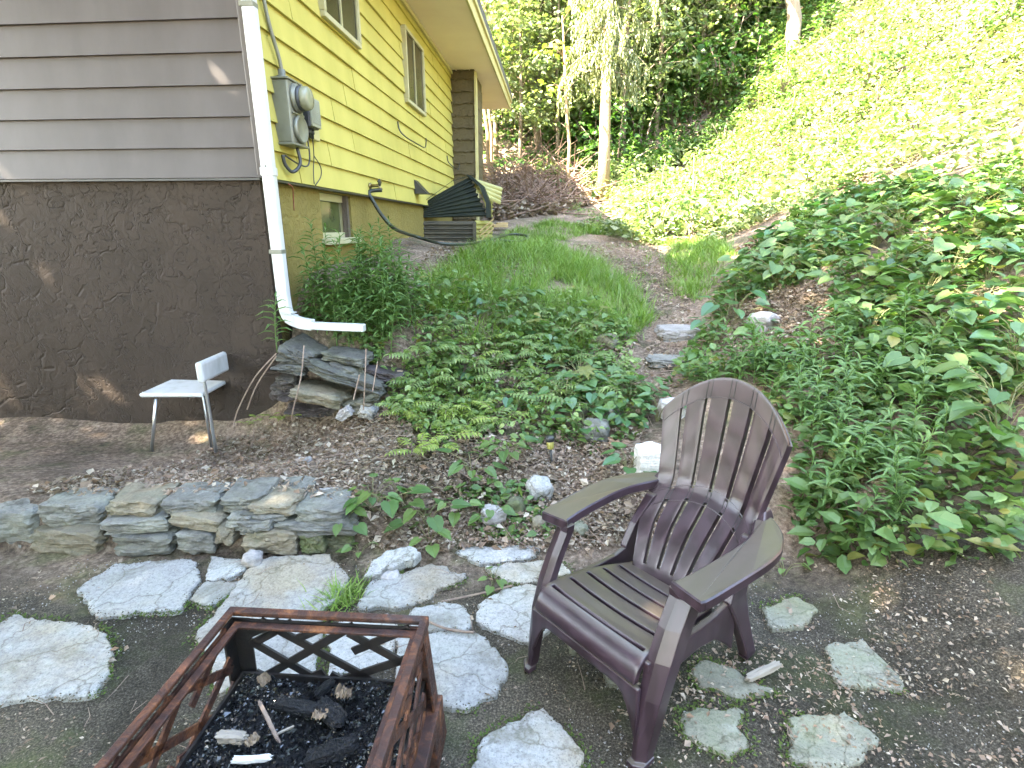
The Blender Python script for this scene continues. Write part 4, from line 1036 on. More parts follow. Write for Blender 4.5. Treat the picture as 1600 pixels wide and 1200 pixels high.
# ================================================================== LOW DRY STONE WALL (stones are parts) and tumbled pile
wall = empty('dry_stone_wall', tuple(at_z(450, 860, 0)), 0, 'low dry stacked wall of flat grey stones edging the dirt bank', 'stone wall')
wo = Vector(wall.location)
def px_stone(px0, py0, px1, py1, Y, depth, mat, seed, parent=None, name='stone', layered=1.0, boxy=.75, amp=.10, rot=0.0, lab=None, cat_=None, grp=None, sub=4, squash=1.0):
    c = at_y((px0+px1)/2, (py0+py1)/2, Y); l = at_y(px0, (py0+py1)/2, Y); r = at_y(px1, (py0+py1)/2, Y)
    t = at_y((px0+px1)/2, py0, Y); b = at_y((px0+px1)/2, py1, Y)
    sx = (r[0]-l[0])/2*.97; sz = max(.012, (t[2]-b[2])/2*.92*squash)
    V, F = lump(seed, (sx, depth/2, sz), layered, boxy, amp, sub)
    loc = Vector(c); loc.y += depth*.35
    o = obj(name, (V, F), mat, parent, False, loc=(loc-Vector(parent.location)) if parent else loc); o.rotation_euler = (0, rot, random.Random(seed).uniform(-.12, .12))
    if lab: tag(o, lab, cat_, grp)
    return o
WS = [(340,772,418,802,2.34,.26,'wallstone',0), (408,774,456,790,2.42,.2,'wallstone',-.1), (386,784,466,808,2.30,.22,'tanstone',-.05), (374,800,452,814,2.29,.2,'wallstone',.03), (455,790,545,820,2.30,.24,'wallstone',.03),
      (354,804,396,832,2.27,.18,'wallstone',0), (370,811,432,835,2.26,.2,'wallstone',-.06), (422,812,562,836,2.28,.24,'wallstone',.03), (374,827,472,868,2.25,.22,'tanstone',0), (466,830,514,866,2.27,.2,'mossstone',0),
      (508,834,556,866,2.30,.2,'mossstone',0), (338,820,370,852,2.26,.2,'tanstone',0.2),
      (250,776,345,806,2.34,.24,'wallstone',0), (262,804,352,828,2.28,.2,'tanstone',.04), (276,828,342,866,2.26,.2,'wallstone',0), (160,778,256,812,2.34,.24,'tanstone',0), (150,810,268,834,2.28,.2,'wallstone',-.03), (170,832,280,868,2.26,.2,'wallstone',0), (60,782,164,826,2.34,.24,'wallstone',0), (40,824,170,870,2.28,.22,'tanstone',0), (-50,790,62,868,2.32,.24,'wallstone',0)]
for i, (a, b, c_, d, Y, dep, m_, ro) in enumerate(WS):
    px_stone(a, b, c_, d, Y, dep, M[m_], 30+i, wall, rot=ro)
def ground_slab(px0, py0, px1, py1, mat, seed, lab, cat_='stone', thick_=.03, grp=None, tilt=.25, asp=None):
    l = hit(px0, (py0+py1)/2); r = hit(px1, (py0+py1)/2); c = hit((px0+px1)/2, (py0+py1)/2)
    sx = np.linalg.norm(r-l)/2; t = hit((px0+px1)/2, py0); b = hit((px0+px1)/2, py1)
    sy = min(max(.03, abs(t[1]-b[1])/2), sx*1.6) if asp is None else sx*asp
    V, F = lump(seed, (sx, sy, thick_), .6, .6, .12, 4)
    o = obj('stone', (V, F), mat, None, False, loc=(c[0], c[1], c[2]+thick_*.5)); o.rotation_euler = (tilt, random.Random(seed).uniform(-.1, .1), random.Random(seed).uniform(-.3, .3))
    return tag(o, lab, cat_, grp)
ground_slab(434, 754, 492, 778, M['wallstone'], 61, 'flat grey slab lying on the dirt just above the low wall', thick_=.016)
ground_slab(496, 770, 532, 784, M['palestone'], 62, 'small pale flat stone on the dirt at the right end of the low wall', thick_=.010)
ground_slab(462, 722, 482, 734, M['palestone'], 63, 'small pale stone chip alone in the middle of the bare dirt', thick_=.014)
PG = 'stones tumbled from the retaining wall at the house corner'
PL = [(432,535,500,578,3.50,.42,'pilestone',.35,'flat slab tilted on top of the stone pile below the downspout'),
      (425,566,482,588,3.44,.26,'pilestone',.06,'thin layered stone sticking out at the left of the tumbled pile'),
      (432,584,466,604,3.46,.24,'darkstone',.05,'small reddish dark block under the thin layered stone'),
      (418,592,466,634,3.50,.3,'darkstone',0,'dark purple stone at the lower left of the tumbled pile'),
      (468,578,604,606,3.40,.30,'pilestone',.36,'long slab sloping down to the right across the tumbled pile'),
      (500,550,575,572,3.50,.28,'pilestone',.18,'grey flat stone at the top right of the tumbled pile'),
      (482,556,520,588,3.52,.3,'darkstone',.1,'small dark rock between the two top slabs of the pile'),
      (505,566,566,596,3.46,.26,'pilestone',.3,'grey lump resting on the long sloping slab'),
      (452,604,542,640,3.36,.30,'tanstone',.18,'angular tan block at the foot of the tumbled pile'),
      (558,612,600,632,3.42,.26,'pilestone',-.3,'small slab edge at the lower right of the tumbled pile'),
      (535,622,590,650,3.40,.3,'tanstone',.05,'flat brown stone at the right foot of the tumbled pile'),
      (558,634,586,660,3.32,.14,'flag',.2,'blue grey rock lying loose on the dirt before the pile'),
      (524,636,550,660,3.30,.10,'palestone',-.6,'pale upright stone chip leaning against the pile foot'),
      (440,630,540,656,3.52,.34,'darkstone',0,'dark stone half buried at the base of the pile'),
      (560,572,640,612,3.58,.34,'darkstone',.2,'dark stone at the right end of the pile under the plants')]
for i, (a, b, c_, d, Y, dep, m_, ro, lab) in enumerate(PL):
    px_stone(a, b, c_, d, Y, dep, M[m_], 80+i, None, rot=ro, lab=lab, cat_='stone', grp=PG, boxy=.72, amp=.13, squash=.72)
# loose stones on the bank and path
def rock(px, py, w, h_, mat, seed, lab, grp=None, boxy=.35, dep=None):
    c = hit(px, py); d = float(np.linalg.norm(c-np.array([0, 0, CAMH]))); k = d/FPX
    V, F = lump(seed, (w*k/2, (dep or w)*k/2, h_*k/2), .3, boxy, .11, 4)
    o = obj('rock', (V, F), mat, None, True, loc=(c[0], c[1]+w*k*.2, c[2]+h_*k*.28)); o.rotation_euler = (0, 0, seed)
    return tag(o, lab, 'rock', grp)
rock(842, 776, 42, 34, M['flag'], 101, 'blue grey rock on the bank above the flat long flagstone')
rock(805, 806, 28, 30, M['mossstone'], 102, 'round olive cobble on the bank beside a leafy plant')
rock(842, 828, 22, 24, M['tanstone'], 103, 'small tan cobble at the back of the left chair arm')
rock(770, 822, 40, 30, M['palestone'], 104, 'pale rock under the leaves in front of the round olive cobble')
rock(932, 690, 44, 42, M['wallstone'], 105, 'speckled grey round rock on the bank right of the solar stake light')
rock(955, 662, 30, 28, M['wallstone'], 106, 'grey rock half hidden by leaves above the speckled round one')
rock(905, 838, 26, 20, M['flag_moss'], 107, 'small grey green stone showing between the chair arm and seat')
rock(900, 652, 40, 26, M['tanstone'], 108, 'tan stone among the leaves on the bank')
rock(1195, 515, 40, 30, M['palestone'], 109, 'pinkish stone on bare dirt at the right of the path')
rock(393, 885, 26, 22, M['palestone'], 110, 'small pale rock between the low wall and the large flagstone')
rock(950, 545, 36, 26, M['tanstone'], 111, 'mossy tan stone at the left edge of the path below the step')
rock(608, 908, 28, 10, M['palestone'], 112, 'little pale chip beside the tilted flagstone lip')
# two rough steps in the path and an upright slab painted as sunlit
c = hit(1060, 532)
o = px_stone(1030, 512, 1098, 540, c[1], .3, M['palestone'], 120, None, 'step_stone', lab='tan block step in the dirt path', cat_='step', boxy=.85, amp=.06)
c = hit(1062, 568); px_stone(1012, 560, 1100, 576, c[1], .24, M['wallstone'], 121, None, 'step_stone', lab='thin layered slab step lower down the dirt path', cat_='step', boxy=.8, amp=.08)
c = hit(1018, 752); px_stone(994, 700, 1052, 758, c[1], .16, M['sunlitstone'], 122, None, 'upright_stone', lab='upright slab painted sunlit white behind the left chair arm', cat_='stone', layered=.2, boxy=.8, amp=.08)
c = hit(1045, 655); px_stone(1030, 625, 1075, 662, c[1], .14, M['palestone'], 123, None, 'pale_stone', lab='pale stone hidden behind the top left of the chair back', cat_='stone', layered=.1, boxy=.7, amp=.08)

# ================================================================== solar stake light
c = hit(862, 726); sl = empty('solar_path_light', tuple(c), 0, 'small black solar stake light leaning on the bank', 'garden light')
sl.rotation_euler = (0, R(-5), 0)
obj('stake', tube([(0, 0, -.06), (0, 0, .10)], [.006, .009], 10), M['black'], sl, True)
obj('lens', lathe([(.016, .10), (.021, .105), (.022, .145), (.018, .15)], 18), M['solar'], sl, True)
obj('cap', lathe([(.021, .148), (.027, .150), (.027, .172), (.023, .178), (.001, .179)], 18), M['black'], sl, True)

# ================================================================== white folding chair at the left by the brown wall
fcx = empty('folding_chair', (-2.27, 3.62, h1(-2.27, 3.5)), 0, 'white folding chair with steel tube frame by the dark brown stucco wall', 'chair')
for sy in (-.2, .2):
    obj('leg', tube(smooth_path([(.235, sy, .0), (.235, sy, .42), (.23, sy, .60)], 4), .011, 10), M['steel'], fcx, True)
    obj('leg', tube([(-.22, sy*.9, 0), (-.12, sy*.9, .38)], .010, 10), M['steel'], fcx, True)
    obj('side_tube', tube([(.20, sy*.93, .03), (.20, sy*.93, .40), (-.2, sy*.93, .42)], .009, 8), M['steel'], fcx, True)
obj('backrest', loft([[(.205, -.235, z), (.25, -.235, z), (.25, .235, z), (.205, .235, z)] for z in (.50, .64)]), M['white'], fcx, False, bevel=.018)
obj('seat', box((0, 0, .41), (.42, .42, .03)), M['white'], fcx, bevel=.012)
# ================================================================== PLANTS
def inpoly(X, Y, poly):
    ins = np.zeros(len(X), bool); n = len(poly)
    for i in range(n):
        x0, y0 = poly[i]; x1, y1 = poly[(i+1) % n]
        c = ((y0 > Y) != (y1 > Y)) & (X < (x1-x0)*(Y-y0)/(y1-y0+1e-12)+x0); ins ^= c
    return ins
def wpoly(pts): return [tuple(hit(*p)[:2]) for p in pts]
def scatter(poly, n, r=None):
    r = r or rng; xs = [p[0] for p in poly]; ys = [p[1] for p in poly]; out = np.zeros((0, 2)); tries = 0
    while len(out) < n and tries < 200:
        q = np.stack([r.uniform(min(xs), max(xs), n), r.uniform(min(ys), max(ys), n)], -1); q = q[inpoly(q[:, 0], q[:, 1], poly)]; out = np.concatenate([out, q]); tries += 1
    return out[:n]
def on_ground(q, dz=0.0): return np.c_[q, H(q[:, 0], q[:, 1])+dz]
def fnoise(q, s, seed=0.0): return np.array([mnoise.noise((x*s, y*s, seed)) for x, y in q])
def nrm_up(n, k, r=None):
    r = r or rng; return np.array([0, 0, 1])+r.normal(0, k, (n, 3))
def horiz(n, z=0.0, r=None):
    r = r or rng; a = r.uniform(0, 6.283, n); return np.stack([np.cos(a), np.sin(a), np.full(n, z) if np.isscalar(z) else z], -1)

def leafy_stem(seed, hgt, lw=.026, ll=.14, gap=.017):
    r = np.random.default_rng(seed); lean = r.normal(0, .10, 2); pts = [(lean[0]*t*t*hgt, lean[1]*t*t*hgt, t*hgt) for t in np.linspace(-.08, 1, 8)]
    st = tube(pts, [.005*(1-.6*i/7) for i in range(8)], 5)
    zs = np.arange(.12*hgt, hgt, gap); k = len(zs); t = zs/hgt
    a = np.arange(k)*2.4+r.normal(0, .3, k); elev = np.where(t > .9, 1.1, .45-.3*(1-t))
    P = np.stack([lean[0]*t*t*hgt, lean[1]*t*t*hgt, zs], -1)
    A = np.stack([np.cos(a), np.sin(a), elev], -1); Nn = np.stack([-np.cos(a)*elev, -np.sin(a)*elev, np.ones(k)], -1)
    Ls = ll*(1-.5*np.clip((t-.75)/.25, 0, 1))*(.55+.45*np.clip(t/.35, 0, 1))*r.uniform(.8, 1.15, k)
    lv = leaves(P, A, Nn, Ls, Ls*(lw/ll)*r.uniform(.9, 1.2, k), 'lance')
    return mesh_data('stem', *st, M['leaf_stem'], True), mesh_data('foliage', *lv, M['leaf_stem'])
def broadleaf(seed, n, hgt, L, leafm, shape='heart'):
    r = np.random.default_rng(seed); st = []; P = []; A = []; Nn = []; Ls = []
    for k in range(n):
        a = k*2.4+r.uniform(-.4, .4); q = hgt*r.uniform(.35, .95); z = hgt*r.uniform(.45, 1.0)
        tip = np.array([q*math.cos(a), q*math.sin(a), z]); st.append(tube(smooth_path([(0, 0, -.03), (tip[0]*.35, tip[1]*.35, z*.7), tuple(tip)], 3), .0022, 4))
        P.append(tip); A.append([math.cos(a), math.sin(a), r.uniform(-.5, .1)]); Nn.append([math.cos(a)*.25+r.normal(0, .2), math.sin(a)*.25+r.normal(0, .2), 1]); Ls.append(L*r.uniform(.65, 1.2))
    Ls = np.array(Ls); lv = leaves(np.array(P), np.array(A), np.array(Nn), Ls, Ls*.82, shape)
    return mesh_data('stem', *join(st), M['stem'], True), mesh_data('foliage', *lv, leafm)
def pinnate(seed, n, length, leafm, pairs=8):
    r = np.random.default_rng(seed); st = []; P = []; A = []; Nn = []; Ls = []
    for k in range(n):
        a = k*2.4+r.uniform(-.5, .5); up = r.uniform(.5, 1.2); Lf = length*r.uniform(.7, 1.15); d = np.array([math.cos(a), math.sin(a), 0]); side = np.array([-d[1], d[0], 0])
        pts = [d*Lf*t*(.9-.1*t)+np.array([0, 0, 1])*(Lf*up*(t-.62*t*t)+.02) for t in np.linspace(0, 1, 9)]
        st.append(tube([(0, 0, -.03)]+[tuple(p) for p in pts], .0028, 4))
        for j in range(pairs):
            t = .3+.7*j/(pairs-1); i0 = min(int(t*8), 7); f = t*8-i0; p = pts[i0]*(1-f)+pts[i0+1]*f; tg = unit((pts[i0+1]-pts[i0])[None])[0]
            for s_ in (-1, 1):
                P.append(p); A.append(side*s_+tg*.45+np.array([0, 0, -.12])); Nn.append(np.array([0, 0, 1])+r.normal(0, .15, 3)-tg*.2); Ls.append(length*.27*(1-.55*abs(t-.55)/.45)*r.uniform(.85, 1.1))
        P.append(pts[-1]); A.append(tg); Nn.append([0, 0, 1]); Ls.append(length*.16)
    Ls = np.array(Ls); lv = leaves(np.array(P), np.array(A), np.array(Nn), Ls, Ls*.36, 'lance')
    return mesh_data('stem', *join(st), M['stem'], True), mesh_data('foliage', *lv, leafm)
def put(name, ms, loc, rz, sc, label, cat_, group, tilt=0.0):
    o = empty(name, tuple(loc), rz, label, cat_, group); o.scale = (sc, sc, sc); o.rotation_euler = (random.uniform(-tilt, tilt), random.uniform(-tilt, tilt), rz)
    link(bpy.data.objects.new('stem', ms[0]), o); link(bpy.data.objects.new('foliage', ms[1]), o); return o

# --- goldenrod-like clump by the downspout
LS = [leafy_stem(200+i, h_) for i, h_ in enumerate((.48, .56, .42, .62, .38))]
gp = wpoly([(458,520),(480,492),(520,470),(590,455),(640,480),(660,505),(645,545),(615,562),(560,556),(500,545),(460,532)])
for i, q in enumerate(scatter(gp, 62, np.random.default_rng(1))):
    put('leafy_stem_plant', LS[i % 5], (q[0], q[1], h1(*q)-.02), i*1.7, random.uniform(.7, 1.1), 'tall leafy stem with narrow drooping leaves in the clump by the downspout', 'plant', 'leafy stems clumped at the house corner', .10)
q = at_y(432, 540, 3.5); put('leafy_stem_plant', LS[4], (q[0], q[1], q[2]-.02), .4, .9, 'lone leafy stem against the brown wall left of the downspout', 'plant', None)
# a thinner fringe in front of the yellow foundation
gp2 = wpoly([(540,425),(600,405),(628,420),(610,440),(560,450)])
for i, q in enumerate(scatter(gp2, 5, np.random.default_rng(2))):
    put('leafy_stem_plant', LS[i % 5], (q[0], q[1], h1(*q)-.02), i*1.1, random.uniform(.55, .85), 'short leafy stem at the foot of the yellow foundation by the basement window', 'plant', 'leafy stems at the foundation', .12)
# --- broad leaved plants
BL = [broadleaf(300+i, n_, h_, L_, M[m_]) for i, (n_, h_, L_, m_) in enumerate([(8, .15, .085, 'leaf_mid'), (10, .20, .10, 'leaf_cool'), (6, .12, .08, 'leaf_light'), (12, .18, .085, 'leaf_mid'), (9, .24, .13, 'leaf_cool')])]
def bl(px, py, k, sc, label, group=None):
    p = hit(px, py); put('broad_leaved_plant', BL[k], (p[0], p[1], p[2]-.01), px*.7, sc, label, 'plant', group, .1)
bl(605, 808, 0, 1.05, 'leafy plant with spotted heart leaves at the right end of the low wall')
bl(585, 800, 3, .8, 'bushy low plant on top of the low wall end')
bl(628, 790, 2, .95, 'pale green plant above the right end of the low wall')
bl(545, 838, 0, .8, 'small plant hanging over the low wall face')
bl(668, 828, 0, 1.0, 'heart leaved plant on the bank above the wedge shaped flagstone')
bl(672, 852, 2, .9, 'small light green plant at the foot of the bank')
bl(720, 800, 2, .9, 'pale leaved plant in the middle of the bank front')
bl(735, 752, 0, 1.0, 'low plant with light leaves left of the solar stake light')
bl(770, 822, 3, .75, 'tiny leafy plant over the pale rock')
bl(795, 725, 3, .95, 'leafy plant just left of the solar stake light')
bl(440, 848, 2, .4, 'tiny green sprout on the tan wall stone')
bl(562, 868, 2, .6, 'thin sprout at the foot of the low wall')
bl(770, 915, 2, .55, 'small round leaved sprout between the flagstones')
bl(980, 745, 1, .8, 'green sprout by the upright slab painted sunlit white')
bl(1225, 895, 2, .7, 'little light green plant at the foot of the right slope')
bl(1130, 525, 4, 1.35, 'large glossy leaved plant beside the step stone')
bl(1112, 545, 4, 1.1, 'glossy leaved plant in front of the step stone')
bl(1150, 500, 4, 1.2, 'broad glossy plant right of the path by the pinkish stone')
bank = wpoly([(650,560),(700,500),(760,470),(880,480),(960,530),(1000,600),(1010,680),(930,700),(860,660),(800,690),(700,650)])
for i, q in enumerate(scatter(bank, 22, np.random.default_rng(3))):
    put('broad_leaved_plant', BL[(0, 1, 3, 1, 4)[i % 5]], (q[0], q[1], h1(*q)-.01), i*2.1, random.uniform(.65, 1.15), 'broad leaved green plant crowding the middle of the planted bank', 'plant', 'broad leaved plants on the bank', .15)
bank_r = wpoly([(930,640),(1010,620),(1030,660),(1000,700),(940,710)])
for i, q in enumerate(scatter(bank_r, 10, np.random.default_rng(4))):
    put('broad_leaved_plant', BL[(1, 4)[i % 2]], (q[0], q[1], h1(*q)-.01), i*2.1, random.uniform(.6, .95), 'dark heart leaved plant among the rocks left of the chair back', 'plant', 'plants among the rocks', .15)
# --- pinnate yellow-green plants
PN = [pinnate(400+i, n_, L_, M[m_]) for i, (n_, L_, m_) in enumerate([(6, .30, 'leaf_light'), (7, .26, 'leaf_yellow'), (5, .36, 'leaf_light'), (6, .24, 'leaf_yellow')])]
pn_spots = [(640,610,1),(668,600,0),(700,640,1),(668,650,3),(690,690,1),(730,600,0),(755,570,2),(720,660,3),(790,590,0),(745,640,1),(700,560,2),(655,700,3),(775,540,0),(810,530,2),(835,490,2),(870,500,0),(630,640,3),(760,620,3),(800,560,2),(840,600,0),(720,590,2),(745,600,3),(860,640,0),(770,660,0),(690,580,2),(815,640,3),(880,560,2),(905,640,0),(660,560,2),(640,640,0),(750,530,1),(800,505,2),(845,545,2),(900,520,0),(720,620,1),(785,655,1),(835,590,3),(870,610,3),(930,610,0),(950,580,2),(690,520,0),(735,560,3)]
for i, (px, py, k) in enumerate(pn_spots):
    p = hit(px, py+12); put('feather_leaved_plant', PN[k], (p[0], p[1], p[2]-.01), i*1.3, random.uniform(.8, 1.1), 'yellowish green plant with feather shaped leaves on the left of the planted bank', 'plant', 'feather leaved plants on the bank', .12)
# --- maple-like seedlings
ML = [broadleaf(500+i, n_, h_, L_, M[m_], 'maple') for i, (n_, h_, L_, m_) in enumerate([(7, .24, .15, 'leaf_mid'), (6, .20, .13, 'leaf_cool')])]
for i, (px, py, lab) in enumerate([(885,540,'maple seedling with broad lobed leaves in the middle of the bank'),(858,575,'low lobed leaved seedling near the bank centre'),(925,520,'lobed leaved seedling at the edge of the dirt path'),(690,470,'lobed leaved seedling near the grass left of the path'),(905,600,'dark lobed seedling at the front of the bank right of centre')]):
    p = hit(px, py); put('maple_seedling', ML[i % 2], (p[0], p[1], p[2]-.01), i*1.9, random.uniform(.8, 1.1), lab, 'plant', None, .1)
# --- right slope: strappy and leafy plants
RS = [leafy_stem(600+i, h_, .030, .15, .022) for i, h_ in enumerate((.36, .46, .32, .5))]
rs = wpoly([(1060,600),(1110,585),(1180,560),(1249,560),(1330,520),(1420,560),(1500,640),(1480,760),(1400,860),(1290,880),(1249,850),(1249,700),(1180,640)])
for i, q in enumerate(scatter(rs, 95, np.random.default_rng(5))):
    if q[0] < 1.15 and q[1] < 2.35: continue
    put('leafy_stem_plant', RS[i % 4], (q[0], q[1], h1(*q)-.02), i*1.7, random.uniform(.55, .9), 'narrow leaved green stem on the slope behind and right of the chair', 'plant', 'leafy stems on the right slope', .25)
BARE = wpoly([(1150,478),(1200,462),(1300,450),(1300,548),(1200,556),(1130,560),(1120,520)])
rs2 = wpoly([(1110,470),(1150,420),(1200,385),(1249,350),(1400,300),(1590,300),(1590,700),(1400,560),(1249,480),(1180,470)])
BB_ = [broadleaf(640+i, n_, h_, L_, M[m_]) for i, (n_, h_, L_, m_) in enumerate([(12, .20, .11, 'leaf_cool'), (14, .24, .12, 'leaf_mid'), (11, .17, .085, 'leaf_light')])]
for i, q in enumerate(scatter(rs2, 120, np.random.default_rng(6))):
    if inpoly(q[None, 0], q[None, 1], BARE)[0]: continue
    put('broad_leaved_plant', BB_[i % 3], (q[0], q[1], h1(*q)-.02), i*1.7, random.uniform(.7, 1.2), 'bushy broad leaved plant on the slope right of the dirt path', 'plant', 'broad leaved plants on the right slope', .2)
# --- grass (uncountable)
def grass(poly, n, L, seed):
    r = np.random.default_rng(seed); q = scatter(poly, n, r); q = q[fnoise(q, 1.6, seed) > -.28+.0*q[:, 0]]
    tuft = scatter(poly, max(8, n//45), r); pick = tuft[r.integers(0, len(tuft), len(q))]; use = r.uniform(size=len(q)) < .72
    q = np.where(use[:, None], pick+r.normal(0, .045, q.shape), q)
    P = on_ground(q, -.015); k = len(q); A = horiz(k, r.uniform(.5, 2.2, k), r); Nn = A*np.array([1, 1, 0])*-1+np.array([0, 0, .55])
    Ls = L*r.uniform(.45, 1.2, k); return leaves(P, A, Nn, Ls, np.full(k, .0055)*r.uniform(.7, 1.5, k), 'blade')
gpoly = [([(655,455),(690,425),(770,385),(850,383),(905,400),(960,425),(1010,470),(1025,505),(985,528),(920,500),(870,478),(760,458)], 15000, .25),
         ([(1050,455),(1040,410),(1060,385),(1110,375),(1150,400),(1120,440),(1090,470)], 4500, .18),
         ([(900,365),(940,352),(1000,352),(1100,380),(1150,400),(1080,392),(1000,368)], 7000, .16),
         ([(770,385),(800,360),(860,345),(930,355),(900,372),(830,385)], 5500, .15),
         ([(990,530),(1020,500),(1000,470),(960,500)], 900, .15),
         ([(900,385),(1000,375),(1060,400),(1080,470),(1000,470),(960,430)], 900, .09),
         ([(660,460),(640,500),(760,560),(900,560),(980,530),(880,478),(760,455)], 5200, .24),
         ([(505,948),(540,925),(548,938),(520,956)], 260, .10)]
tag(obj('grass', cat([grass(wpoly(p), n_, L_, 11+i) for i, (p, n_, L_) in enumerate(gpoly)]), M['grass']), 'thin patchy green grass around the dirt path', 'grass', kind='stuff')
# --- ground cover on the bank and the plateau
def cover(poly, n, L, seed, hmax=.12, thr=-.2, ns=2.2, shape='oval', wr=.7, tilt=.5):
    r = np.random.default_rng(seed); q = scatter(poly, n, r); q = q[fnoise(q, ns, seed*3.1) > thr]; q = q[~inpoly(q[:, 0], q[:, 1], bare)]; k = len(q)
    P = on_ground(q); P[:, 2] += r.uniform(0, 1, k)**1.4*hmax*(1+.8*fnoise(q, 4, seed))
    Ls = L*r.uniform(.5, 1.3, k); return leaves(P, horiz(k, r.normal(-.1, .35, k), r), nrm_up(k, tilt, r), Ls, Ls*wr, shape)
bare = wpoly([(1150,478),(1200,462),(1300,450),(1300,548),(1200,556),(1130,560),(1120,520)])
bk_poly = wpoly([(600,610),(655,540),(650,450),(760,465),(900,480),(1000,525),(985,570),(1020,640),(1000,700),(930,715),(860,690),(800,715),(760,720),(640,690),(600,650)])
cv = cat([cover(bk_poly, 3400, .044, 21, .10, .0), cover(wpoly([(470,520),(520,470),(650,470),(680,540),(600,600),(560,560)]), 2400, .05, 22, .12, -.1), cover(bk_poly, 2600, .07, 26, .2, .05),
          cover(wpoly([(640,450),(700,400),(770,385),(860,470),(760,470)]), 1800, .05, 23, .06, 0), cover(wpoly([(700,770),(820,760),(960,780),(980,840),(760,850)]), 700, .05, 24, .05, .1)])
tag(obj('ground_cover', cv, M['leaf_mid']), 'low creeping green leaves covering the planted bank', 'ground cover', kind='stuff')
pal = cat([cover(bk_poly, 5600, .048, 27, .16, -.1), cover(wpoly([(600,600),(700,560),(790,580),(760,700),(640,700)]), 1500, .05, 28, .14, -.1)])
tag(obj('ground_cover', pal, M['leaf_light']), 'pale yellow green small leaves mixed through the planted bank', 'ground cover', kind='stuff')
bare = wpoly([(1150,478),(1200,462),(1300,450),(1300,548),(1200,556),(1130,560),(1120,520)])
sl_poly = wpoly([(1040,610),(1110,480),(1160,410),(1250,330),(1599,250),(1599,900),(1420,900),(1270,885),(1235,850),(1235,720),(1180,600)])
sv = cat([cover(sl_poly, 12000, .065, 31, .14, -.15), cover(sl_poly, 4000, .10, 32, .22, .05)])
tag(obj('ground_cover', sv, M['leaf_mid']), 'mid green leaves covering the slope at the right', 'ground cover', kind='stuff')
# far hill
def hill(n, seed, L, ymin, ymax, xmin, xmax, hm, cond=None):
    r = np.random.default_rng(seed); q = np.stack([r.uniform(xmin, xmax, n), r.uniform(ymin, ymax, n)], -1)
    if cond is not None: q = q[cond(q)]
    gap = fnoise(q, .9, seed+7)+.6*fnoise(q, 2.7, seed+9); q = q[gap > -.34]; mound = np.clip(.5+.9*fnoise(q, .55, seed)+.4*fnoise(q, 1.6, seed+2), 0, 1.6); k = len(q)
    P = on_ground(q); P[:, 2] += mound*hm*r.uniform(.35, 1.0, k)
    Ls = L*r.uniform(.55, 1.35, k); return leaves(P, horiz(k, r.normal(-.25, .3, k), r), nrm_up(k, .5, r), Ls, Ls*.62, 'rhomb')
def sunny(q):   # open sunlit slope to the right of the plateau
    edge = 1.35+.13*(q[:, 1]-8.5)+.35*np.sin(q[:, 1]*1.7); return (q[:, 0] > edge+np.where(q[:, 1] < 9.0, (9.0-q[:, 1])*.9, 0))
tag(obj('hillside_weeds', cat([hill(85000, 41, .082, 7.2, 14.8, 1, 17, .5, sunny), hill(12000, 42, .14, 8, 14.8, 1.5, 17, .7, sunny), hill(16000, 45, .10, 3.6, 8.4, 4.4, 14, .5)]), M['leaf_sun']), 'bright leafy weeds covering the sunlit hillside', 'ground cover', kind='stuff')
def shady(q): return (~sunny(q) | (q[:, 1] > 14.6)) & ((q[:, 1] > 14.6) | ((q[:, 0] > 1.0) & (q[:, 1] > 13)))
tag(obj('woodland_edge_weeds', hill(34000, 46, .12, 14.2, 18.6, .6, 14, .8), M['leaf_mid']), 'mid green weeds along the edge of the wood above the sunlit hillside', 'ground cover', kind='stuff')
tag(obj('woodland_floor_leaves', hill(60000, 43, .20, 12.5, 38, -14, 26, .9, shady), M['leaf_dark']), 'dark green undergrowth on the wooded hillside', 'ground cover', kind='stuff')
# --- dead brush pile and litter
r = np.random.default_rng(51); bs = []
bp = wpoly([(770,345),(770,285),(830,255),(930,298),(930,315),(880,335)])
for q in scatter(bp, 330, r):
    z = h1(*q); L_ = r.uniform(.5, 1.6); a = r.uniform(0, 6.28); e = r.uniform(-.1, .9); d = np.array([math.cos(a), math.sin(a), e]); d /= np.linalg.norm(d)
    p0 = np.array([q[0], q[1], z+r.uniform(0, .35)]); m_ = p0+d*L_*.5+r.normal(0, .07, 3); bs.append(tube([tuple(p0), tuple(m_), tuple(p0+d*L_)], [.014, .010, .004], 4, False))
tag(obj('brush_pile', join(bs), M['brush']), 'tangle of dead brown branches piled behind the house', 'brush pile', kind='stuff')
def litter(poly, n, L, seed, hm=.03, clump=-9.0):
    r = np.random.default_rng(seed); q = scatter(poly, n, r); q = q[fnoise(q, 2.3, seed)+.5*fnoise(q, 6.5, seed) > clump]; k = len(q); P = on_ground(q, .006); P[:, 2] += r.uniform(0, 1, k)**2*hm
    Ls = L*r.uniform(.35, 1.4, k)**1.2; return leaves(P, horiz(k, r.normal(0, .3, k), r), nrm_up(k, .55, r), Ls, Ls*r.uniform(.3, .8, k), 'rhomb')
dirt = wpoly([(40,775),(345,690),(420,672),(520,655),(600,640),(660,700),(860,690),(1010,700),(1050,840),(900,870),(760,862),(640,870),(560,850),(545,800),(345,775)])
path = wpoly([(900,385),(1000,375),(1060,400),(1080,480),(1100,540),(1090,590),(1030,640),(960,610),(1030,520),(1000,450)])
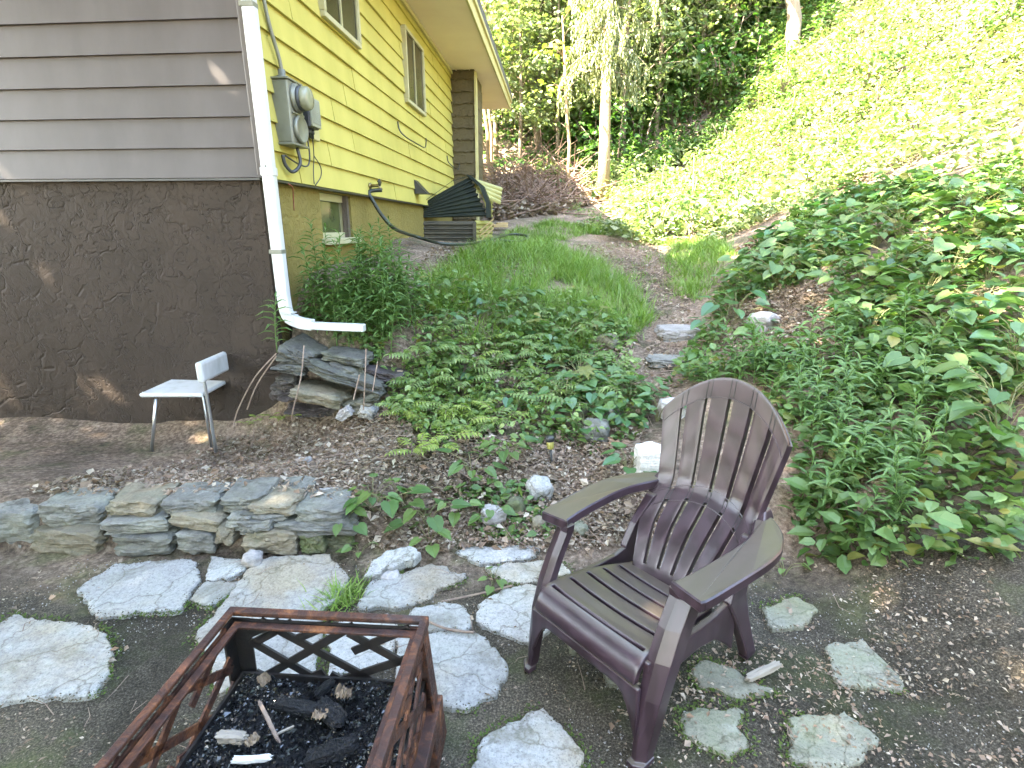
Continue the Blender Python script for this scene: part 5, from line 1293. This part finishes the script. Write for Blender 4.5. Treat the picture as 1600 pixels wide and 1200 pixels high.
lit = cat([litter(dirt, 24000, .022, 61), litter(dirt, 3000, .042, 62, .04), litter(path, 3500, .035, 63), litter(wpoly([(600,420),(700,380),(800,380),(860,430),(640,450)]), 2500, .04, 64), litter(bp, 5000, .14, 65, .2),
           litter(bare, 3200, .04, 66), litter(bk_poly, 4500, .045, 67, .05), litter(wpoly([(1150,395),(1180,372),(1240,370),(1200,410)]), 500, .07, 68)])
tag(obj('leaf_litter', lit, M['litter']), 'brown dead leaves strewn over the bare dirt bank', 'leaf litter', kind='stuff')
near = [(-2.2, .6), (1.7, .6), (1.6, 2.3), (.6, 2.3), (-.6, 2.2), (-2.2, 2.2)]
lt2 = litter(near, 9000, .010, 69, .004, .05)
rt = [(.2, .9), (2.0, .9), (2.0, 2.4), (.6, 2.2)]
tag(obj('wood_chips', cat([lt2, litter(rt, 7500, .016, 70, .006, .05), litter(near, 900, .022, 71, .006, .1)]), M['litter']), 'small pale chips and leaf bits scattered over the patio dirt', 'litter', kind='stuff')
re_ = np.random.default_rng(75); pe = []; pm = []
for out in FLAG_EDGES:
    c = sum(out, Vector())/len(out)
    for p in out:
        d = (p-c); d.z = 0; d.normalize()
        for _ in range(3):
            o_ = re_.normal(.006, .012); pe.append((p.x+d.x*o_+re_.normal(0, .004), p.y+d.y*o_+re_.normal(0, .004), p.z*(.95 if o_ < 0 else .25)+.001))
        if mnoise.noise((p.x*2.1, p.y*2.1, 3)) > .02:
            for _ in range(5):
                o_ = abs(re_.normal(.012, .014)); pm.append((p.x+d.x*o_+re_.normal(0, .005), p.y+d.y*o_+re_.normal(0, .005), .002))
pe = np.array(pe); tag(obj('soil_crumbs', chunks(pe, re_.uniform(.0015, .006, len(pe)), re_), M['crumb']), 'dark soil crumbs washed against the edges of the flagstones', 'soil', kind='stuff')
pm = np.array(pm); km = len(pm); Lm = re_.uniform(.006, .016, km); tag(obj('moss', leaves(pm, horiz(km, re_.uniform(.1, 1.2, km), re_), nrm_up(km, .5, re_), Lm, Lm*.6, 'rhomb'), M['moss']), 'short green moss in the joints between the flagstones', 'moss', kind='stuff')
k = 9000; q = scatter(near, k); q = q[fnoise(q, 1.9, 33)+.5*fnoise(q, 5, 35) > .08]; k = len(q); P = on_ground(q, .002); tag(obj('gravel', chunks(P, rng.uniform(.0015, .0055, k), rng), M['palestone']), 'fine pale gravel grains in the patio dirt', 'gravel', kind='stuff')
r = np.random.default_rng(72); tw = []
for poly, n_, L_, rd in ((dirt, 130, .22, .0028), (path, 170, .3, .003), (near, 46, .12, .0016), (bk_poly, 90, .3, .003)):
    for q in scatter(poly, n_, r):
        a = r.uniform(0, 6.28); L1 = L_*r.uniform(.4, 1.3); pts = []
        for t in (-.5, 0, .5):
            x, y = q[0]+math.cos(a)*L1*t+r.normal(0, .012), q[1]+math.sin(a)*L1*t+r.normal(0, .012); pts.append((x, y, h1(x, y)+.012+r.uniform(0, .02)))
        tw.append(tube(pts, [rd, rd*.8, rd*.4], 4, False))
tag(obj('twigs', join(tw), M['twig']), 'thin dry twigs lying on the dirt bank and path', 'twigs', kind='stuff')
# hanging dry roots over the tumbled stones
rt_ = []
for pts in ([(432,552,3.35),(398,590,3.3),(372,640,3.3),(364,668,3.3)], [(432,556,3.33),(402,600,3.3),(386,640,3.3)], [(475,540,3.3),(470,590,3.18),(458,640,3.15),(456,655,3.2)], [(572,545,3.25),(570,600,3.15),(568,640,3.18)], [(590,565,3.3),(582,612,3.2)], [(562,585,3.2),(552,625,3.15)], [(690,940,1.9),(760,925,1.95),(800,915,1.98)]):
    rt_.append(tube(smooth_path([tuple(at_y(*p)) for p in pts], 5), .0042, 5))
tag(obj('dry_roots', join(rt_), M['twig']), 'thin dry roots hanging down over the tumbled stones', 'roots', kind='stuff')
c = at_z(668, 972, .02); tag(obj('curved_stick', tube(smooth_path([tuple(at_z(660, 966, .03)), tuple(at_z(690, 980, .03)), tuple(at_z(718, 986, .025)), tuple(at_z(740, 988, .025))], 5), .005, 6), M['twig'], None, True), 'thin reddish curved stick on the flagstone right of the fire pit', 'stick')

# ================================================================== TREES AND SHRUBS OF THE HILLSIDE
FT = 'trees of the wooded hillside'
T_A = tree_meshes(1, 11, .15, .22, 3.0, 46, 42, .26, M['leaf_mid'], M['bark_mid'], 'oval')
T_B = tree_meshes(2, 12, .20, .3, 3.6, 50, 36, .30, M['leaf_dark'], M['bark_dark'], 'oval')
T_C = tree_meshes(3, 8, .08, .16, 2.0, 40, 85, .17, M['leaf_sun'], M['bark_mid'], 'maple')
def gxy(x, y): return (x, y, h1(x, y)-.05)
def gp_(px, Y, py=200):
    p = at_y(px, py, Y); return gxy(p[0], Y)
big = [(985,19,1),(1170,19.5,1),(1070,22,0),(870,23,1),(780,22,0),(930,27,0),(1240,23,1),(1120,28,0),(1000,31,1),(820,30,0),(720,27,1),(1290,27,0),(1390,22,1),(1480,26,0),(1560,20,1),(1620,29,0),(1200,33,0),(640,30,0),(560,34,1),(1360,34,1),(880,36,1),(1080,37,0)]
for i, (px, Y, k) in enumerate(big):
    place_tree('forest_tree', (T_A, T_B)[k], gp_(px, Y), i*1.9, random.uniform(.85, 1.2), ('mid green leafy tree with a brown trunk deep in the wood on the hillside', 'dark leafy tree with a dark trunk deep in the wood on the hillside')[k], FT+(' mid green' if k == 0 else ' dark'))
for i, (x, y, sc) in enumerate([(-9.5,18.5,1.25),(-4.2,22.5,1.2)]):  # hidden trees added to throw shade on the wood
    place_tree('forest_tree', T_B, gxy(x, y), i*1.3, sc, 'tall unseen dark tree added behind the house to shade the wood', 'unseen shading trees behind the house')
# saplings with layered light leaves
for i, (px, Y) in enumerate([(800,17.5),(850,19),(905,18.5),(960,17.0),(1010,18),(1060,17.2),(1110,18.5),(765,19.5),(1150,17.6),(1215,18.2),(900,21.5),(1030,20.5),(745,16.5),(830,21),(1300,18),(1400,17.5),(1500,18),(1580,16),(775,15.6),(812,15.0),(842,15.8),(872,15.2),(905,15.9),(975,15.4),(1025,15.9),(1085,16.2),(1135,16.0)]):
    place_tree('sapling', T_C, gp_(px, Y), i*2.3, random.uniform(.55, .95), 'slender sapling with layers of light green lobed leaves at the edge of the wood', 'saplings at the wood edge')
# shrubs filling the understory
SH = [shrub_meshes(700+i, rad, hg, nc, per, L_, M[m_], sh) for i, (rad, hg, nc, per, L_, m_, sh) in enumerate([(1.1, 1.5, 16, 150, .15, 'leaf_mid', 'oval'), (1.3, 1.9, 18, 120, .17, 'leaf_dark', 'oval'), (.9, 1.1, 14, 190, .12, 'leaf_light', 'rhomb'), (1.2, 2.1, 18, 140, .15, 'leaf_light', 'maple')])]
sp = [(930,15.6,0),(965,14.6,1),(1000,15.6,0),(870,16.6,0),(900,17.6,3),(840,17.2,0),(955,18.0,1),(1005,17.0,3),(1040,16.6,0),(1075,18,1),(1100,17.0,3),(1130,19,0),(790,18.2,3),(770,17.6,0),(850,19.5,1),(915,20,0),(985,20.5,3),(1060,20.5,1),(1140,21,0),(1190,20,3),(1230,19,0),(800,21,1),(740,19,0),(1250,17.6,3),(1170,18.4,1),(980,16.2,3),(1320,19,0),(1400,19,1),(1480,19,3),(1560,18,0),(945,16.6,3),(880,18.4,1)]
for px in range(1040, 1700, 42): sp.append((px, 15.3+(px*7 % 11)*.22, (px//42) % 4 if (px//42) % 4 != 2 else 1))
for px in range(1020, 1700, 60): sp.append((px, 17.6+(px*3 % 7)*.3, (0, 1, 3)[(px//60) % 3]))
lab_s = ['rounded mid green shrub under the trees on the hillside', 'dark green shrub under the trees on the hillside', 'low pale green shrub on the sunlit hillside', 'tall light green lobed leaved shrub at the wood edge']
grp_s = ['mid green shrubs under the trees', 'dark shrubs under the trees', 'pale shrubs on the sunlit hillside', 'lobed leaved shrubs at the wood edge']
for i, (px, Y, k) in enumerate(sp):
    place_shrub('shrub', SH[k], gp_(px, Y), i*2.1, random.uniform(.75, 1.2), lab_s[k], grp_s[k])
for i, (px, py) in enumerate([(1020,290),(1060,300),(1100,290),(1150,260),(1200,240),(1240,200),(1050,250),(1110,230),(1180,190),(1230,150),(1010,320),(1080,330),(1160,310),(1220,290),(1300,200),(1380,180),(1450,220),(1540,150),(1590,230),(1330,280)]):
    p = hit(px, py); place_shrub('shrub', SH[2], (p[0], p[1], p[2]-.05), i*1.7, random.uniform(.45, .85), lab_s[2], grp_s[2])
rm = np.random.default_rng(90)
for i in range(56):
    x = rm.uniform(2.4, 11); y = rm.uniform(8.6, 14.4); k = (0, 3, 2, 0)[i % 4]
    place_shrub('shrub', SH[k], gxy(x, y), i*1.3, rm.uniform(.25, .68), ('small rounded green bush among the sunlit hillside weeds', '', 'small pale bush among the sunlit hillside weeds', 'small lobed leaved bush among the sunlit hillside weeds')[k], ('small green', '', 'small pale', 'small lobed')[k]+' bushes on the sunlit hillside')
WT = [leafy_stem(660+i, h_, .05, .2, .035) for i, h_ in enumerate((.9, 1.2))]
for i in range(60):
    x = rm.uniform(2.2, 10); y = rm.uniform(8.4, 14.6)
    put('leafy_stem_plant', WT[i % 2], (x, y, h1(x, y)-.05), i*1.7, rm.uniform(.6, 1.1), 'tall weed stalk standing above the sunlit hillside growth', 'plant', 'tall weed stalks on the sunlit hillside', .2)
for i, (px, py) in enumerate([(950,325),(985,316),(905,335)]):
    p = hit(px, py); place_shrub('shrub', SH[2], (p[0], p[1], p[2]-.05), i*1.7, random.uniform(.2, .28), 'small low shrub at the foot of the pale conifer trunk', 'low shrubs round the conifer')
# the conifer with a bare pale trunk and drooping twigs
ct = hit(943, 312); Yc = ct[1]
cf = empty('conifer_tree', (ct[0], ct[1], ct[2]-.05), 0, 'conifer with bare pale trunk and drooping yellowish branches in front of the wood', 'tree')
obj('trunk', tube([(0, 0, -.1), (-.03, 0, 1.2), (-.06, .02, 2.6), (-.08, .05, 4.5), (-.08, .05, 8.5)], [.16, .125, .11, .095, .03], 12), M['bark_pale'], cf, True)
r = np.random.default_rng(81); lim = []; P = []; A = []; Nn = []; Ls = []
for k in range(60):
    z = 2.65+k*.095; a = k*2.4+r.uniform(-.4, .4); Lb = r.uniform(.75, 1.25)*(1.0 if z < 5.5 else 1.0-.1*(z-5.5)); d = np.array([math.cos(a), math.sin(a), 0])
    pts = [np.array([-.08, .05, z])+d*Lb*t+np.array([0, 0, .25*t-.75*t*t])*Lb for t in np.linspace(0, 1, 6)]
    lim.append(tube([tuple(p) for p in pts], [.022, .018, .014, .010, .007, .003], 5))
    for j in range(30):
        t = r.uniform(.1, 1.0); i0 = min(int(t*5), 4); f = t*5-i0; p = pts[i0]*(1-f)+pts[i0+1]*f+np.array([-d[1], d[0], 0])*r.normal(0, .10); Lt = r.uniform(.2, .55)*(.5+.6*t)
        sw = r.normal(0, .16, 2)
        for m_ in range(int(Lt/.022)):
            q = p+np.array([sw[0]*m_*.022, sw[1]*m_*.022, -m_*.022]); aa = r.uniform(0, 6.28); P.append(q); A.append([math.cos(aa)*.6, math.sin(aa)*.6, -1]); Nn.append([math.cos(aa), math.sin(aa), .7]); Ls.append(r.uniform(.06, .10))
Ls = np.array(Ls); obj('limb', join(lim), M['bark_mid'], cf, True)
obj('crown', leaves(np.array(P), np.array(A), np.array(Nn), Ls, Ls*.42, 'rhomb'), M['spruce'], cf)
# single trunks that stand out in front of the wood
def lone_trunk(name, px0, py0, px1, py1, Y, r0, mat, label, crown=None, lean=0.0):
    b = hit(px0, py0) if Y is None else np.array(at_y(px0, py0, Y)); Yb = b[1]; t = at_y(px1, py1, Yb); d = Vector(t)-Vector(b); z0 = h1(b[0], Yb)
    o = empty(name, (b[0], Yb, z0), 0, label, 'tree'); base = Vector((0, 0, -.15)); off_ = Vector((0, 0, b[2]-z0)); tip = off_+d*1.0
    pts = [base, off_+d*.02+Vector((.02, 0, 0)), off_+d*.35+Vector((-.03, .05, 0)), off_+d*.7+Vector((.03, 0, 0)), tip, tip+d.normalized()*2.0]
    pts = sorted(pts, key=lambda p: p.z); obj('trunk', tube(pts, [r0*1.15, r0, r0*.92, r0*.85, r0*.75, r0*.3], 10), mat, o, True)
    rr = np.random.default_rng(int(px0)); top = pts[-1]; cen = []; cr = []
    n_, rad, L_, lm, zmin = crown
    lm_parts = []
    for k in range(n_):
        f = rr.uniform(zmin, 1.05); a = rr.uniform(0, 6.28); q = rad*rr.uniform(.3, 1); bp_ = pts[0].lerp(top, f); c = Vector((bp_.x+q*math.cos(a), bp_.y+q*math.sin(a), bp_.z+.1*q))
        lm_parts.append(tube([tuple(bp_-Vector((0, 0, .2*q))), tuple(bp_.lerp(c, .5)+Vector((0, 0, .1*q))), tuple(c)], [r0*.3, r0*.2, .006], 5)); cen.append(np.array(c)); cr.append(rad*rr.uniform(.35, .6))
    obj('limb', join(lm_parts), mat, o, True)
    obj('crown', flat_cluster_leaves(cen, cr, 70, L_, 'oval', rr), lm, o); return o
lone_trunk('slender_tree', 892, 318, 886, 185, 13.2, .045, M['bark_pale'], 'thin sapling with drooping light crown left of the pale conifer trunk', (10, .75, .14, M['leaf_yellow'], .62))
lone_trunk('slender_tree', 1018, 230, 998, 0, 17.5, .075, M['bark_mid'], 'thin leaning tree right of the conifer crown', (10, 1.6, .2, M['leaf_mid'], .75))
lone_trunk('forest_tree', 1138, 160, 1146, 0, 17.2, .12, M['bark_pale'], 'tree with pale sunlit trunk at the top right of the sunny hillside', (10, 1.8, .2, M['leaf_mid'], .78))
lone_trunk('forest_tree', 1160, 120, 1165, 0, 18.2, .17, M['bark_dark'], 'thick dark trunked tree next to the pale sunlit trunk', (10, 2.0, .2, M['leaf_dark'], .8))
lone_trunk('forest_tree', 1243, 95, 1238, 0, 14.6, .19, M['bark_mid'], 'thick pale brown trunk at the top right corner of the hillside', (10, 1.8, .2, M['leaf_mid'], .85))
lone_trunk('forest_tree', 986, 120, 988, 0, 19.0, .15, M['bark_dark'], 'dark straight trunk behind the conifer', (8, 1.8, .2, M['leaf_dark'], .8))
lone_trunk('forest_tree', 820, 150, 815, 0, 20.0, .13, M['bark_dark'], 'dark trunk above the end of the eave', (10, 1.8, .2, M['leaf_mid'], .7))
for px0, px1, Y, rr_, lab in ((756, 748, 14.0, .055, 'leftmost tan stem of the clump behind the chimney'), (768, 757, 14.3, .06, 'middle tan stem of the clump behind the chimney'), (772, 764, 14.6, .05, 'rightmost tan stem of the clump behind the chimney')):
    lone_trunk('slender_tree', px0, 285, px1, 175, Y, rr_, M['bark_pale'], lab, (7, .9, .15, M['leaf_yellow'], .75))
# big shade trees standing left of and behind the viewer: they cast the dappled shade on the patio
ST = tree_meshes(9, 10, .22, .38, 3.3, 70, 62, .17, M['leaf_mid'], M['bark_mid'], 'oval', clust=(.55, .95))
for i, (x, y, sc, lab) in enumerate([(-5.6,-1.2,1.0,'shade tree beyond the left edge of the patio'),(-4.6,-4.6,1.05,'shade tree behind the viewer to the left'),(-8.6,-.6,1.15,'tall shade tree far left of the patio'),(-5.6,1.4,1.25,'shade tree in front of the brown wall, left of the patio')]):
    place_tree('shade_tree', ST, (x, y, h1(x, y)-.05), i*2.0, sc, lab)

# the wood also closes in behind the viewer
for i, (x, y, sc) in enumerate([(-9,-8,2.2),(-5.5,-9.5,2.0),(-2,-10,2.3),(1.5,-9.5,2.1),(5,-9,2.2),(8.5,-7,2.0),(-12,-5,2.2),(10.5,-3,1.8)]):
    place_shrub('shrub', SH[(0, 1)[i % 2]], (x, y, h1(x, y)-.05), i*1.9, sc, ('large mid green shrub behind the viewer', 'large dark shrub behind the viewer')[i % 2], ('mid green', 'dark')[i % 2]+' shrubs behind the viewer')
for i, (x, y, sc) in enumerate([(-3.5,-12,1.1),(2.5,-12.5,1.15),(7,-11,1.1),(-8.5,-11,1.2),(12,-8,1.1)]):
    place_tree('forest_tree', T_B, (x, y, h1(x, y)-.05), i*1.9, sc, 'dark tree closing the clearing behind the viewer', 'trees behind the viewer')

for i, (x, y, sc) in enumerate([(-6.4,-2.6,1.7),(-6.9,-.9,1.9),(-6.6,.9,1.7),(-8.4,2.0,2.0),(-7.6,-4.6,2.0),(-9.2,.2,2.2)]):  # out-of-view shrubs added to block the sky glow on the chair
    place_shrub('shrub', SH[(1, 0)[i % 2]], (x, y, h1(x, y)-.05), i*1.9, sc, ('unseen dark shrub added left of the patio against sky glow', 'unseen mid green shrub added left of the patio against sky glow')[i % 2], ('dark', 'mid green')[i % 2]+' unseen shrubs added left of the patio')
for i, (px, py) in enumerate([(1062,178),(1085,160),(1105,172),(1120,150),(1048,190),(1140,140),(1090,185)]):
    p = hit(px, py); place_shrub('shrub', SH[(0, 1, 3)[i % 3]], (p[0], p[1], p[2]-.05), i*1.7, .6, lab_s[(0, 1, 3)[i % 3]], grp_s[(0, 1, 3)[i % 3]])
for i, (px, py) in enumerate([(1480,225),(1510,215),(1545,230),(1580,240),(1560,650),(1590,600),(1580,560),(1560,700)]):
    p = hit(px, py); put('broad_leaved_plant', BB_[i % 3], (p[0], p[1], p[2]-.02), i*1.7, 1.15, 'wide broad leaved plant far out on the right slope', 'plant', 'wide plants far right')

for i, (px, py) in enumerate([(405,664),(425,660),(445,658),(462,656),(480,655),(390,668)]):
    p = hit(px, py); put('wispy_weed', PN[(1, 3)[i % 2]], (p[0], p[1], p[2]-.01), i*1.3, .38, 'small wispy weed at the foot of the brown stucco wall by the tumbled stones', 'plant', 'wispy weeds at the wall foot', .2)

for i, (px0, px1, py0, Y) in enumerate([(836,842,235,16.0),(868,862,225,16.8),(912,918,210,17.2),(962,957,200,17.0),(1032,1040,190,16.6),(1062,1055,180,17.4),(1098,1106,170,17.0),(1186,1180,110,16.6),(1210,1218,100,17.2)]):
    lone_trunk('slender_tree', px0, py0, px1, 0, Y, .05+.012*(i % 3), (M['bark_mid'], M['bark_pale'])[i % 2], ('thin brown trunk among the leaves at the edge of the wood', 'thin pale trunk among the leaves at the edge of the wood')[i % 2], (7, 1.2, .16, M['leaf_mid'], .72))
for o in scene.objects:
    if o.name.startswith('slender_tree') and 'edge of the wood' in o.get('label', ''): o['group'] = 'thin brown trunks at the wood edge' if 'brown' in o['label'] else 'thin pale trunks at the wood edge'
